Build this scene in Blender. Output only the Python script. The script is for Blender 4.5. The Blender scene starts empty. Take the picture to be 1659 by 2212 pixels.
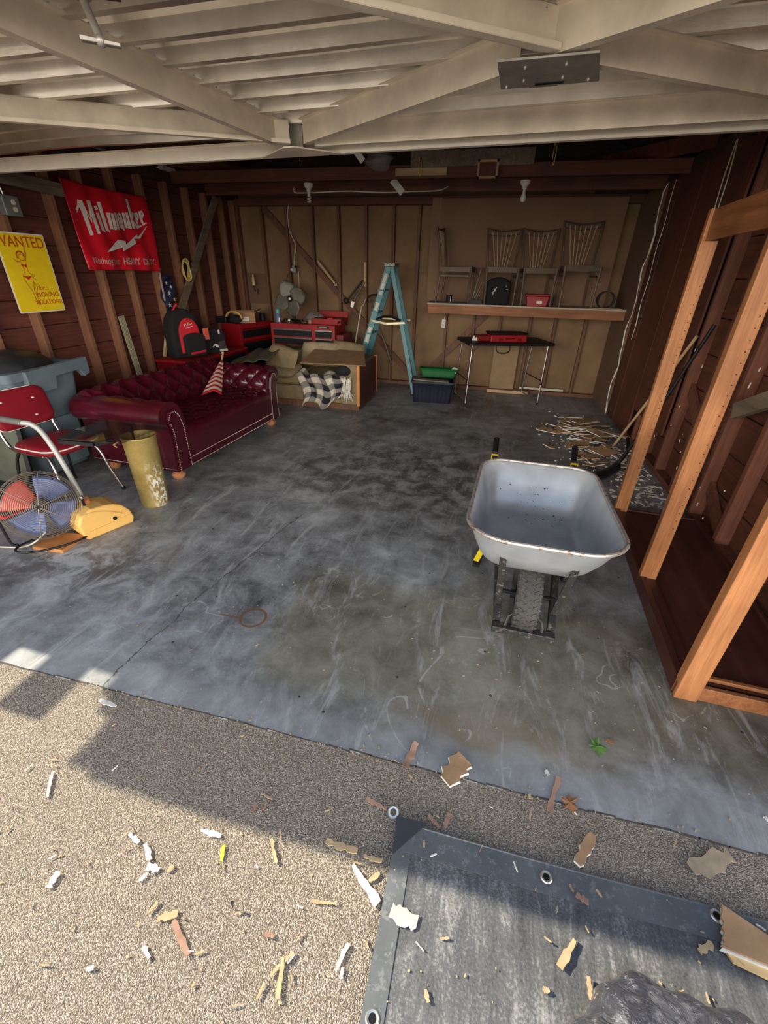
import bpy, bmesh, math, random
from mathutils import Vector, Matrix, Euler
PI=math.pi; R=math.radians
sc=bpy.context.scene; COL=sc.collection
# ---------------------------------------------------------------- camera, world, sun, exposure
cam=bpy.data.objects.new('camera',bpy.data.cameras.new('camera')); COL.objects.link(cam)
cam.location=(0,0,1.6); cam.rotation_euler=(R(60.899),R(-1.228),R(13.665))
cam.data.sensor_fit='VERTICAL'; cam.data.sensor_height=24.0; cam.data.lens=24.0*925.75/2212
cam.data.clip_start=.02; sc.camera=cam
sc.view_settings.view_transform='Standard'; sc.view_settings.look='None'
sc.view_settings.gamma=1; sc.view_settings.use_curve_mapping=False
sc.view_settings.exposure=0.28
SUN=6.6; SKY=1.0; FILL_BAND=8.2
w=bpy.data.worlds.new('world'); sc.world=w; w.use_nodes=True
nt=w.node_tree; nt.nodes.clear()
o_=nt.nodes.new('ShaderNodeOutputWorld'); bg=nt.nodes.new('ShaderNodeBackground')
tc=nt.nodes.new('ShaderNodeTexCoord'); sp=nt.nodes.new('ShaderNodeSeparateXYZ'); cr=nt.nodes.new('ShaderNodeValToRGB')
nt.links.new(tc.outputs['Generated'],sp.inputs[0]); nt.links.new(sp.outputs['Z'],cr.inputs[0]); nt.links.new(cr.outputs[0],bg.inputs[0]); nt.links.new(bg.outputs[0],o_.inputs[0])
e=cr.color_ramp.elements; e[0].position=0.0; e[0].color=(1,.90,.76,1); e[1].position=.75; e[1].color=(.42,.63,1,1)
x=e.new(.22); x.color=(.98,.93,.84,1)
bg.inputs[1].default_value=1.0
# brightness: clear sky overhead, and added fill glow low on the open (-y) side
def wm(op,a,b,c=None,cl=False):
    q=nt.nodes.new('ShaderNodeMath'); q.operation=op; q.use_clamp=cl
    for i,v in enumerate((a,b,c)):
        if v is None: continue
        if isinstance(v,(int,float)): q.inputs[i].default_value=v
        else: nt.links.new(v,q.inputs[i])
    return q.outputs[0]
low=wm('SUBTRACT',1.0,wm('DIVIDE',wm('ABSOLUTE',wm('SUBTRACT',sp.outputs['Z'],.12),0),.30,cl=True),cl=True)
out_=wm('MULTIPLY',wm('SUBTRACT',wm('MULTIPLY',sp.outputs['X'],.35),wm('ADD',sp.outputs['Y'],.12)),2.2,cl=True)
nt.links.new(wm('ADD',SKY,wm('MULTIPLY',wm('MULTIPLY',low,out_),FILL_BAND)),bg.inputs[1])
sl=bpy.data.lights.new('sun','SUN'); sl.energy=SUN; sl.angle=R(.6); sl.color=(1,.91,.74)
so=bpy.data.objects.new('sun',sl); COL.objects.link(so); so.location=(-6,0,8)
so.rotation_euler=Vector((1.22,-.055,-1)).to_track_quat('-Z','Y').to_euler()

# ---------------------------------------------------------------- materials
def newmat(name):
    m=bpy.data.materials.new(name); m.use_nodes=True; n=m.node_tree; b=n.nodes['Principled BSDF']; return m,n,b
def L(n,a,b): n.links.new(a,b)
def math_(n,op,a,b=None,c=None,clamp=False):
    q=n.nodes.new('ShaderNodeMath'); q.operation=op; q.use_clamp=clamp
    for i,v in enumerate((a,b,c)):
        if v is None: continue
        if isinstance(v,(int,float)): q.inputs[i].default_value=v
        else: L(n,v,q.inputs[i])
    return q.outputs[0]
def noise(n,co,scale,detail=4,rough=.55,dist=0):
    q=n.nodes.new('ShaderNodeTexNoise'); q.inputs['Scale'].default_value=scale; q.inputs['Detail'].default_value=detail
    q.inputs['Roughness'].default_value=rough; q.inputs['Distortion'].default_value=dist; L(n,co,q.inputs['Vector']); return q.outputs['Fac']
def ramp(n,f,stops):
    q=n.nodes.new('ShaderNodeValToRGB'); L(n,f,q.inputs[0]); e=q.color_ramp.elements
    while len(e)<len(stops): e.new(.5)
    for i,(p,c) in enumerate(stops):
        e[i].position=p; e[i].color=(*c,1) if len(c)==3 else c
    return q.outputs[0]
def mixc(n,f,a,b):
    q=n.nodes.new('ShaderNodeMix'); q.data_type='RGBA'
    if isinstance(f,(int,float)): q.inputs[0].default_value=f
    else: L(n,f,q.inputs[0])
    for i,v in ((6,a),(7,b)):
        if isinstance(v,tuple): q.inputs[i].default_value=(*v,1)
        else: L(n,v,q.inputs[i])
    return q.outputs[2]
def objco(n,scale=(1,1,1)):
    t=n.nodes.new('ShaderNodeTexCoord'); m=n.nodes.new('ShaderNodeMapping'); m.inputs['Scale'].default_value=scale
    L(n,t.outputs['Object'],m.inputs['Vector']); return m.outputs[0]
def bump(n,b,h,s=.3,d=.01):
    q=n.nodes.new('ShaderNodeBump'); q.inputs['Strength'].default_value=s; q.inputs['Distance'].default_value=d; L(n,h,q.inputs['Height']); L(n,q.outputs[0],b.inputs['Normal'])
def M(name,c,rough=.5,metal=0,var=.15,vs=8,bmp=0,bs=60,coat=0,spec=.5,alpha=1,trans=0):
    m,n,b=newmat(name)
    co=objco(n); f=noise(n,co,vs,5)
    d=tuple(max(0,v*(1-var)) for v in c); l=tuple(min(1,v*(1+var)) for v in c)
    L(n,ramp(n,f,[(.3,d),(.7,l)]),b.inputs['Base Color'])
    b.inputs['Roughness'].default_value=rough; b.inputs['Metallic'].default_value=metal
    b.inputs['Coat Weight'].default_value=coat; b.inputs['Specular IOR Level'].default_value=spec
    b.inputs['Alpha'].default_value=alpha; b.inputs['Transmission Weight'].default_value=trans
    if bmp: bump(n,b,noise(n,co,bs,3),bmp,.004)
    return m
def wood(name,dark,light,axis='z',rough=.65,fine=1.0,knots=True,bmp=.15,spot=0):
    m,n,b=newmat(name)
    s={'x':(1.2,22,22),'y':(22,1.2,22),'z':(22,22,1.2)}[axis]; s=tuple(v*fine for v in s)
    co=objco(n,s); co2=objco(n)
    f=noise(n,co,1.0,6,.6,.6); g=noise(n,co,3.2,4,.6)
    big=noise(n,co2,2.3,3)
    f2=math_(n,'ADD',math_(n,'MULTIPLY',f,.6),math_(n,'MULTIPLY',g,.4))
    c=ramp(n,f2,[(.32,dark),(.66,light)])
    c=mixc(n,math_(n,'MULTIPLY',ramp(n,big,[(.4,(0,0,0)),(.65,(1,1,1))]),.45),c,tuple(v*.55 for v in dark))
    if spot:
        sp_=noise(n,co2,38,3,.7)
        c=mixc(n,math_(n,'MULTIPLY',ramp(n,sp_,[(.70,(0,0,0)),(.74,(1,1,1))]),spot),c,(.55,.52,.47))
    L(n,c,b.inputs['Base Color']); b.inputs['Roughness'].default_value=rough
    bump(n,b,f2,bmp,.004); return m
def glassmat(name,c,alpha):
    m,n,b=newmat(name); b.inputs['Base Color'].default_value=(*c,1); b.inputs['Roughness'].default_value=.05; b.inputs['Alpha'].default_value=alpha; return m

def concrete():
    m,n,b=newmat('polished_concrete'); co=objco(n)
    s=n.nodes.new('ShaderNodeSeparateXYZ'); L(n,co,s.inputs[0]); X,Y=s.outputs['X'],s.outputs['Y']
    n1=noise(n,co,.9,7,.62,.3); n2=noise(n,co,5,8,.7,.4); n3=noise(n,co,70,4,.6)
    f=math_(n,'ADD',math_(n,'ADD',math_(n,'MULTIPLY',n1,.46),math_(n,'MULTIPLY',n2,.46)),math_(n,'MULTIPLY',n3,.08))
    c=ramp(n,f,[(.38,(.085,.084,.082)),(.46,(.20,.203,.205)),(.54,(.325,.335,.34)),(.64,(.52,.54,.545))])
    def box(v,a,b_,soft):
        return math_(n,'MULTIPLY',math_(n,'DIVIDE',math_(n,'SUBTRACT',v,a),soft,clamp=True),math_(n,'DIVIDE',math_(n,'SUBTRACT',b_,v),soft,clamp=True))
    wob=math_(n,'MULTIPLY',math_(n,'SUBTRACT',noise(n,co,2.6,5),.5),.5)
    Xw=math_(n,'ADD',X,wob); Yw=math_(n,'ADD',Y,math_(n,'MULTIPLY',wob,.8))
    # brownish damp rectangle just inside the door
    damp=math_(n,'MULTIPLY',box(Xw,-1.03,1.5,.22),box(math_(n,'ADD',Yw,math_(n,'MULTIPLY',X,.0)),1.06,2.05,.18))
    c=mixc(n,math_(n,'MULTIPLY',damp,.85),c,ramp(n,f,[(.38,(.10,.092,.062)),(.5,(.205,.19,.135)),(.62,(.31,.285,.20))]))
    br=math_(n,'MULTIPLY',box(Xw,-.35,.75,.3),box(Yw,1.0,1.28,.12))
    c=mixc(n,math_(n,'MULTIPLY',br,.55),c,(.25,.185,.10))
    # pale strip beside the slab edge
    edge=math_(n,'MULTIPLY',box(Yw,.8,1.12,.07),.35)
    c=mixc(n,edge,c,(.36,.36,.34))
    # dark oily patches in the middle and at left
    d1=math_(n,'MULTIPLY',box(Xw,-1.9,.9,.7),box(Yw,2.6,4.6,.6)); d1=math_(n,'MULTIPLY',d1,ramp(n,n2,[(.42,(1,1,1)),(.56,(0,0,0))]))
    c=mixc(n,math_(n,'MULTIPLY',d1,.5),c,(.035,.032,.03))
    d2=math_(n,'MULTIPLY',box(Xw,-2.9,-1.7,.35),box(Yw,1.35,2.0,.25)); d2=math_(n,'MULTIPLY',d2,ramp(n,n2,[(.46,(1,1,1)),(.56,(0,0,0))]))
    c=mixc(n,math_(n,'MULTIPLY',d2,.65),c,(.05,.045,.04))
    # dust streaks, whitish, brushed along the room
    st=noise(n,objco(n,(5,1.1,1)),1.6,7,.75,1.2)
    c=mixc(n,math_(n,'MULTIPLY',ramp(n,st,[(.54,(0,0,0)),(.66,(1,1,1))]),.58),c,(.50,.50,.49))
    # thin pale veins
    v1=noise(n,co,1.35,3,.5,.8); v=math_(n,'ABSOLUTE',math_(n,'SUBTRACT',v1,.53)); vein=math_(n,'LESS_THAN',v,.0022)
    vm=math_(n,'MULTIPLY',vein,ramp(n,n2,[(.48,(0,0,0)),(.54,(1,1,1))]))
    c=mixc(n,math_(n,'MULTIPLY',vm,.6),c,(.48,.47,.43))
    # hairline crack
    cw=math_(n,'MULTIPLY',math_(n,'SUBTRACT',noise(n,co,4,5,.7),.5),.14)
    line=math_(n,'SUBTRACT',math_(n,'ADD',X,cw),math_(n,'ADD',-1.46,math_(n,'MULTIPLY',math_(n,'POWER',math_(n,'SUBTRACT',Y,.9,clamp=False),1.6),.10)))
    ck=math_(n,'MULTIPLY',math_(n,'LESS_THAN',math_(n,'ABSOLUTE',line),.0028),math_(n,'LESS_THAN',Y,2.6))
    c=mixc(n,math_(n,'MULTIPLY',ck,.75),c,(.04,.04,.038))
    # rust ring
    dx=math_(n,'SUBTRACT',math_(n,'ADD',X,math_(n,'MULTIPLY',wob,.03)),-1.04); dy=math_(n,'SUBTRACT',Y,1.50)
    rr=math_(n,'SQRT',math_(n,'ADD',math_(n,'MULTIPLY',dx,dx),math_(n,'MULTIPLY',dy,dy)))
    ring=math_(n,'LESS_THAN',math_(n,'ABSOLUTE',math_(n,'SUBTRACT',rr,.066)),.0065)
    bar=math_(n,'MULTIPLY',math_(n,'LESS_THAN',math_(n,'ABSOLUTE',math_(n,'SUBTRACT',dy,-.02)),.005),box(X,-1.22,-1.11,.01))
    c=mixc(n,math_(n,'MULTIPLY',math_(n,'MAXIMUM',ring,bar),.8),c,(.20,.085,.03))
    # specks
    vo=n.nodes.new('ShaderNodeTexVoronoi'); vo.inputs['Scale'].default_value=7; L(n,co,vo.inputs['Vector'])
    c=mixc(n,math_(n,'LESS_THAN',vo.outputs['Distance'],.045),c,(.05,.048,.045))
    vo=n.nodes.new('ShaderNodeTexVoronoi'); vo.inputs['Scale'].default_value=13; L(n,co,vo.inputs['Vector'])
    c=mixc(n,math_(n,'LESS_THAN',vo.outputs['Distance'],.04),c,(.5,.49,.46))
    L(n,c,b.inputs['Base Color'])
    L(n,ramp(n,n2,[(.35,(.34,.34,.34)),(.7,(.62,.62,.62))]),b.inputs['Roughness'])
    bump(n,b,n3,.12,.003); return m
def aggregate():
    m,n,b=newmat('exposed_aggregate'); co=objco(n)
    vo=n.nodes.new('ShaderNodeTexVoronoi'); vo.inputs['Scale'].default_value=330; L(n,co,vo.inputs['Vector'])
    q=n.nodes.new('ShaderNodeSeparateColor'); L(n,vo.outputs['Color'],q.inputs[0])
    c=ramp(n,q.outputs[0],[(.0,(.14,.105,.07)),(.35,(.31,.245,.18)),(.7,(.45,.375,.285)),(1,(.66,.59,.48))])
    big=noise(n,co,1.4,6); c=mixc(n,math_(n,'MULTIPLY',ramp(n,big,[(.4,(0,0,0)),(.65,(1,1,1))]),.25),c,(.23,.19,.15))
    c=mixc(n,math_(n,'LESS_THAN',.62,vo.outputs['Distance']),c,(.16,.13,.10))
    L(n,c,b.inputs['Base Color']); b.inputs['Roughness'].default_value=.9
    bump(n,b,math_(n,'ADD',math_(n,'MULTIPLY',vo.outputs['Distance'],-1.0),math_(n,'MULTIPLY',noise(n,co,300,2),.8)),.8,.004); return m
def tarpmat():
    m,n,b=newmat('dusty_tarp_mesh'); co=objco(n)
    f=noise(n,objco(n,(6,1,1)),3,8,.8,1.0); g=noise(n,co,160,2); h=noise(n,co,4,7,.7)
    k=math_(n,'ADD',math_(n,'MULTIPLY',f,.45),math_(n,'ADD',math_(n,'MULTIPLY',g,.2),math_(n,'MULTIPLY',h,.35)))
    L(n,ramp(n,k,[(.40,(.045,.047,.05)),(.52,(.12,.12,.12)),(.62,(.34,.33,.31)),(.74,(.6,.58,.55))]),b.inputs['Base Color'])
    b.inputs['Roughness'].default_value=.6; bump(n,b,math_(n,'ADD',g,math_(n,'MULTIPLY',h,3)),.35,.004); return m
def flecked(name,base,fleck,scale,thr,rough=.5,metal=0,second=None):
    m,n,b=newmat(name); co=objco(n); f=noise(n,co,scale,5,.7)
    c=ramp(n,noise(n,co,6,4),[(.3,tuple(v*.82 for v in base)),(.7,tuple(min(1,v*1.15) for v in base))])
    c=mixc(n,ramp(n,f,[(thr,(0,0,0)),(thr+.03,(1,1,1))]),c,fleck)
    if second: c=mixc(n,ramp(n,noise(n,co,scale*.35,6,.75),[(second[1],(0,0,0)),(second[1]+.05,(1,1,1))]),c,second[0])
    L(n,c,b.inputs['Base Color']); b.inputs['Roughness'].default_value=rough; b.inputs['Metallic'].default_value=metal
    bump(n,b,f,.12,.003)
    if name=='black_bin_liner': b.inputs['Coat Weight'].default_value=.5; bump(n,b,noise(n,co,16,6,.65,1.5),.9,.02)
    return m
def goldmat():
    m,n,b=newmat('worn_gold_paint'); t=n.nodes.new('ShaderNodeTexCoord'); co=t.outputs['Object']
    s=n.nodes.new('ShaderNodeSeparateXYZ'); L(n,co,s.inputs[0])
    g=ramp(n,noise(n,co,5,5,.7),[(.3,(.34,.24,.07)),(.7,(.62,.47,.17))])
    # chipped white patch on the right hand side of the bin
    reg=math_(n,'MULTIPLY',math_(n,'MULTIPLY',math_(n,'SUBTRACT',s.outputs['X'],.045),22,clamp=True),math_(n,'MULTIPLY',math_(n,'SUBTRACT',.40,s.outputs['Z']),6,clamp=True))
    reg=math_(n,'MULTIPLY',reg,math_(n,'LESS_THAN',s.outputs['Y'],.02))
    k=math_(n,'MULTIPLY',reg,ramp(n,noise(n,objco(n,(1,1,.6)),45,4,.75),[(.50,(0,0,0)),(.54,(1,1,1))]))
    L(n,mixc(n,k,g,(.72,.70,.62)),b.inputs['Base Color']); b.inputs['Roughness'].default_value=.42
    L(n,math_(n,'MULTIPLY',math_(n,'SUBTRACT',1,k),.55),b.inputs['Metallic']); return m
def plaid():
    m,n,b=newmat('black_white_plaid'); t=n.nodes.new('ShaderNodeUVMap'); s=n.nodes.new('ShaderNodeSeparateXYZ'); L(n,t.outputs[0],s.inputs[0])
    def chk(v,k): return math_(n,'GREATER_THAN',math_(n,'FRACT',math_(n,'MULTIPLY',v,k)),.5)
    a=chk(s.outputs['X'],3.5); c_=chk(s.outputs['Y'],3.5)
    f=math_(n,'MULTIPLY',math_(n,'ADD',a,c_),.5)
    g=noise(n,objco(n),220,2)
    f=math_(n,'ADD',f,math_(n,'MULTIPLY',math_(n,'SUBTRACT',g,.5),.5))
    L(n,ramp(n,f,[(.15,(.62,.55,.45)),(.5,(.22,.20,.18)),(.85,(.012,.012,.018))]),b.inputs['Base Color']); b.inputs['Roughness'].default_value=.95; return m
def stripes():
    m,n,b=newmat('red_white_stripes'); t=n.nodes.new('ShaderNodeUVMap'); s=n.nodes.new('ShaderNodeSeparateXYZ'); L(n,t.outputs[0],s.inputs[0])
    f=math_(n,'GREATER_THAN',math_(n,'FRACT',math_(n,'MULTIPLY',s.outputs['X'],7.5)),.5)
    L(n,mixc(n,f,(.45,.012,.015),(.75,.66,.55)),b.inputs['Base Color']); b.inputs['Roughness'].default_value=.9; return m

W_L=wood('redwood_board_siding',(.075,.021,.015),(.185,.055,.038),'y',spot=.25)
W_STUD=wood('redwood_stud',(.15,.062,.032),(.32,.15,.082),'z')
W_RSTUD=wood('dusty_redwood_stud',(.10,.035,.02),(.25,.09,.05),'z',spot=.35)
W_R=wood('dark_redwood_sheathing',(.075,.023,.013),(.20,.068,.036),'y',spot=.3)
W_RV=wood('redwood_vertical_boards',(.06,.018,.009),(.17,.05,.024),'z',spot=.2)
W_BS=wood('back_wall_stud',(.10,.042,.022),(.22,.095,.05),'z')
W_BX=wood('overhead_beam_wood',(.08,.026,.015),(.20,.068,.036),'x')
W_DARK=wood('dark_rafter_wood',(.035,.02,.013),(.09,.055,.035),'x')
W_GREY=wood('weathered_grey_wood',(.12,.09,.06),(.30,.24,.17),'y')
W_OAK=wood('orange_oak',(.30,.105,.035),(.62,.27,.105),'z',rough=.45,fine=1.6)
W_OAKX=wood('orange_oak_rail',(.20,.07,.025),(.42,.17,.065),'y',rough=.45,fine=1.6)
W_DPAN=wood('dark_stained_panel',(.045,.014,.010),(.12,.038,.026),'y',rough=.4,fine=.5)
W_PINE=wood('pine_lumber',(.42,.26,.13),(.68,.48,.28),'x')
W_FIR=wood('fir_edge_beam',(.22,.08,.03),(.45,.19,.08),'x')
BOARD=M('brown_hardboard',(.22,.135,.070),.8,var=.22,vs=2.5)
BOARD2=M('dark_brown_panel',(.16,.088,.058),.8,var=.15,vs=1.5)
DOORM=M('painted_steel_door',(.72,.66,.56),.5,var=.10,vs=5)
DOORR=flecked('painted_steel_frame',(.80,.72,.59),(.25,.13,.06),26,.72,.42,.25)
DOORS=flecked('door_sheet_steel',(.72,.68,.62),(.85,.85,.82),120,.66,.30,.86)
STEEL=M('bare_steel',(.42,.40,.37),.45,.7,.2,12)
CHROME=M('chrome',(.78,.78,.76),.12,1,.05)
CHROMED=M('aged_chrome',(.45,.44,.42),.3,1,.2,20)
LEATH=M('oxblood_leather',(.060,.0042,.011),.24,0,.25,5,.10,160,coat=.25)
BRASSN=M('pewter_nail',(.60,.52,.45),.35,1)
COPPERW=M('bun_foot_wood',(.55,.24,.11),.3,0,.2,20,coat=.4)
REDV=M('red_vinyl',(.22,.009,.018),.35,0,.1,6,.06,200)
WHITEP=M('white_piping',(.8,.78,.72),.4)
BLK=M('black_plastic',(.010,.010,.011),.5,spec=.25)
BLKM=M('matte_black_fabric',(.010,.010,.012),.9,bmp=.2,bs=300)
GRYD=M('dark_grey_fabric',(.045,.042,.045),.85)
BINM=M('grey_blue_plastic',(.115,.155,.185),.55,0,.2,4)
REDP=M('red_painted_steel',(.30,.005,.009),.5,0,.15,4)
REDD=M('dark_red_painted_steel',(.16,.004,.008),.35,0,.15,4)
REDF=M('bright_red_fabric',(.60,.015,.025),.75)
SALM=M('salmon_tag',(.75,.13,.09),.6)
YEL=M('yellow_enamel',(.76,.45,.13),.5,0,.08,6)
YELB=M('bright_yellow_plastic',(.85,.66,.02),.45)
YELS=M('yellow_sign_paint',(.92,.66,.018),.35,0,.08,7)
WHT=M('white_plastic',(.72,.70,.66),.45)
WHTP=M('white_paper',(.78,.75,.70),.8)
BANN=M('red_banner_cloth',(.70,.010,.028),.40,0,.15,5)
ORNG=M('sign_red_ink',(.48,.07,.012),.6)
GALV=flecked('galvanised_tray',(.52,.55,.585),(.22,.17,.14),60,.72,.32,.35)
RIMM=flecked('worn_rim',(.50,.46,.42),(.28,.15,.09),40,.56,.4,.5)
BLKP=flecked('chipped_black_paint',(.035,.035,.032),(.34,.30,.24),90,.63,.5,.2,second=((.15,.13,.11),.56))
RUB=M('dusty_rubber',(.060,.056,.052),.85,0,.4,14,.3,90)
BLUEM=M('blue_fan_blade',(.07,.11,.26),.3,.2)
TEAL=M('teal_fibreglass',(.075,.24,.28),.45,0,.12,6)
ALU=M('aluminium',(.62,.60,.54),.35,.85)
LADB=M('cream_ladder_label',(.62,.60,.50),.6)
TAN=M('olive_tan_upholstery',(.235,.175,.095),.9,0,.2,7,.25,120)
TANL=M('pale_tan_cloth',(.36,.28,.17),.9,0,.2,7)
CARD=M('cardboard',(.36,.205,.105),.85,0,.12,9)
CARDY=M('yellow_card',(.74,.50,.22),.85,0,.12,9)
ORP=M('orange_trim_wood',(.55,.21,.07),.45)
DKR=M('dark_mahogany_panel',(.10,.025,.018),.5)
GRN=M('green_plastic',(.006,.11,.024),.6,spec=.3)
NAVY=M('navy_plastic',(.008,.011,.026),.65,spec=.2)
OLIV=M('olive_tarp_cloth',(.09,.085,.05),.95)
BRN=M('dark_chair_wood',(.115,.075,.048),.5,0,.25,9)
BRNL=M('pale_spindle_wood',(.46,.33,.21),.5,0,.2,9)
GREYB=M('antique_fan_blade',(.15,.14,.115),.5,.3,.25,8)
TEALB=M('mint_bottle_cap',(.10,.45,.38),.3)
BLUEL=M('blue_bottle_label',(.10,.16,.33),.5)
NVF=M('navy_flag_cloth',(.012,.016,.05),.85)
PKF=M('faded_pink_cloth',(.72,.45,.42),.85)
GOLDB=goldmat()
SMOKE=glassmat('smoked_glass',(.03,.022,.02),.45)
MIRR=M('mirror_glass',(.05,.06,.035),.35,0,.5,6,spec=.3)
CABLE=M('off_white_cable',(.62,.56,.46),.6)
BLEAF=M('brown_leaf',(.36,.16,.07),.8,0,.25,30)
GLEAF=M('green_leaf',(.10,.22,.04),.7,0,.25,30)
CHIPT=M('tan_wood_chip',(.52,.37,.20),.85,0,.2,25)
CHIPW=M('white_plaster_chip',(.74,.70,.62),.9,0,.1,25)
CHIPB=M('brown_paper_face',(.42,.25,.125),.85,0,.2,14)
CHIPP=M('pinkish_wood_chip',(.38,.22,.15),.85,0,.2,25)
CHIPG=M('grey_brown_chip',(.42,.32,.21),.85,0,.2,25)
GUM=M('dark_shard',(.05,.03,.02),.8)
BAGM=flecked('black_bin_liner',(.06,.063,.078),(.30,.30,.32),34,.60,.25,0,second=((.13,.135,.16),.52))
HEM=flecked('grey_tarp_hem',(.12,.128,.130),(.42,.41,.38),110,.70,.6,0,second=((.19,.195,.19),.55))
BULBM=M('frosted_bulb',(.75,.75,.74),.25)
POLY=glassmat('clear_polythene',(.35,.36,.38),.35)
MET=M('galvanised_box',(.28,.30,.29),.5,.6)
LIP=M('yellow_rope',(.72,.55,.18),.8)
CONC=concrete(); AGG=aggregate(); TARP=tarpmat(); PLAID=plaid(); STRIPE=stripes()

# ---------------------------------------------------------------- mesh helpers
WM={}
class MB:
    def __init__(s): s.v=[]; s.f=[]; s.m=[]; s.uv={}; s.cm=0
    def _a(s,vs,fs):
        o=len(s.v); s.v+= [Vector(p) for p in vs]; s.f+=[tuple(i+o for i in f) for f in fs]; s.m+=[s.cm]*len(fs); return s
    def box(s,c,d,rot=None):
        c=Vector(c); h=Vector(d)/2; vs=[]
        for z in (-1,1):
            for x,y in ((-1,-1),(1,-1),(1,1),(-1,1)):
                p=Vector((x*h.x,y*h.y,z*h.z))
                if rot is not None: p=rot@p
                vs.append(c+p)
        return s._a(vs,[(0,3,2,1),(4,5,6,7),(0,1,5,4),(1,2,6,5),(2,3,7,6),(3,0,4,7)])
    def bb(s,a,b): a=Vector(a); b=Vector(b); return s.box((a+b)/2,(abs(b.x-a.x),abs(b.y-a.y),abs(b.z-a.z)))
    def bar(s,p,q,w,h,up=(0,0,1),taper=1):
        p=Vector(p); q=Vector(q); d=(q-p).normalized(); u=Vector(up); sd=d.cross(u)
        if sd.length<1e-4: sd=d.cross(Vector((1,0,0)))
        sd.normalize(); u=sd.cross(d).normalized(); vs=[]
        for P,k in ((p,1),(q,taper)):
            for a,b in ((-1,-1),(1,-1),(1,1),(-1,1)): vs.append(P+sd*a*w/2*k+u*b*h/2*k)
        return s._a(vs,[(0,1,2,3),(7,6,5,4),(0,4,5,1),(1,5,6,2),(2,6,7,3),(3,7,4,0)])
    def tube(s,pts,r,n=8,closed=False,cap=True,flat=1.0):
        P=[Vector(p) for p in pts]; k=len(P); rs=r if isinstance(r,(list,tuple)) else [r]*k; vs=[]; prev=None
        for i in range(k):
            a=P[(i-1)%k] if (closed or i>0) else P[i]; b=P[(i+1)%k] if (closed or i<k-1) else P[i]
            t=(b-a).normalized()
            if prev is None:
                u=t.cross(Vector((0,0,1)))
                if u.length<.05: u=t.cross(Vector((0,1,0)))
            else: u=prev-t*prev.dot(t)
            u.normalize(); prev=u; v=t.cross(u)
            for j in range(n):
                an=2*PI*j/n; vs.append(P[i]+(u*math.cos(an)+v*math.sin(an)*flat)*rs[i])
        fs=[]; K=k if closed else k-1
        for i in range(K):
            for j in range(n):
                a=i*n+j; b=i*n+(j+1)%n; c=((i+1)%k)*n+(j+1)%n; d=((i+1)%k)*n+j; fs.append((a,b,c,d))
        if cap and not closed: fs+=[tuple(range(n-1,-1,-1)),tuple(range((k-1)*n,k*n))]
        return s._a(vs,fs)
    def lathe(s,prof,c=(0,0,0),n=24,mat=None,a0=0,a1=2*PI):
        vs=[]; full=abs(a1-a0-2*PI)<1e-6; N=n if full else n+1; c=Vector(c)
        for r,z in prof:
            for j in range(N):
                a=a0+(a1-a0)*j/n; p=Vector((r*math.cos(a),r*math.sin(a),z))
                if mat is not None: p=mat@p
                vs.append(c+p)
        fs=[]
        for i in range(len(prof)-1):
            for j in range(n if full else n):
                j2=(j+1)%N if full else j+1
                fs.append((i*N+j,i*N+j2,(i+1)*N+j2,(i+1)*N+j))
        return s._a(vs,fs)
    def cyl(s,p,q,r,n=16,r2=None): return s.tube([p,q],[r,r if r2 is None else r2],n)
    def ball(s,c,r,sc_=(1,1,1),n=12,rot=None):
        c=Vector(c); vs=[]; fs=[]
        for i in range(n+1):
            th=PI*i/n
            for j in range(n*2):
                ph=PI*j/n; p=Vector((r*sc_[0]*math.sin(th)*math.cos(ph),r*sc_[1]*math.sin(th)*math.sin(ph),r*sc_[2]*math.cos(th)))
                if rot is not None: p=rot@p
                vs.append(c+p)
        N=n*2
        for i in range(n):
            for j in range(N): fs.append((i*N+j,(i+1)*N+j,(i+1)*N+(j+1)%N,i*N+(j+1)%N))
        return s._a(vs,fs)
    def prism(s,pts,t0,t1,M4=None):
        n=len(pts); vs=[Vector((x,y,t0)) for x,y in pts]+[Vector((x,y,t1)) for x,y in pts]
        if M4 is not None: vs=[M4@p for p in vs]
        return s._a(vs,[tuple(range(n-1,-1,-1)),tuple(range(n,2*n))]+[(i,(i+1)%n,n+(i+1)%n,n+i) for i in range(n)])
    def grid(s,fn,nu,nv,cu=False,cv=False,uv=False):
        vs=[fn(i/(nu if cu else nu-1),j/(nv if cv else nv-1)) for i in range(nu) for j in range(nv)]; fs=[]
        o=len(s.v)
        if uv:
            for i in range(nu):
                for j in range(nv): s.uv[o+i*nv+j]=(i/(nu-1),j/(nv-1))
        for i in range(nu if cu else nu-1):
            for j in range(nv if cv else nv-1):
                i2=(i+1)%nu; j2=(j+1)%nv; fs.append((i*nv+j,i2*nv+j,i2*nv+j2,i*nv+j2))
        return s._a(vs,fs)
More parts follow.
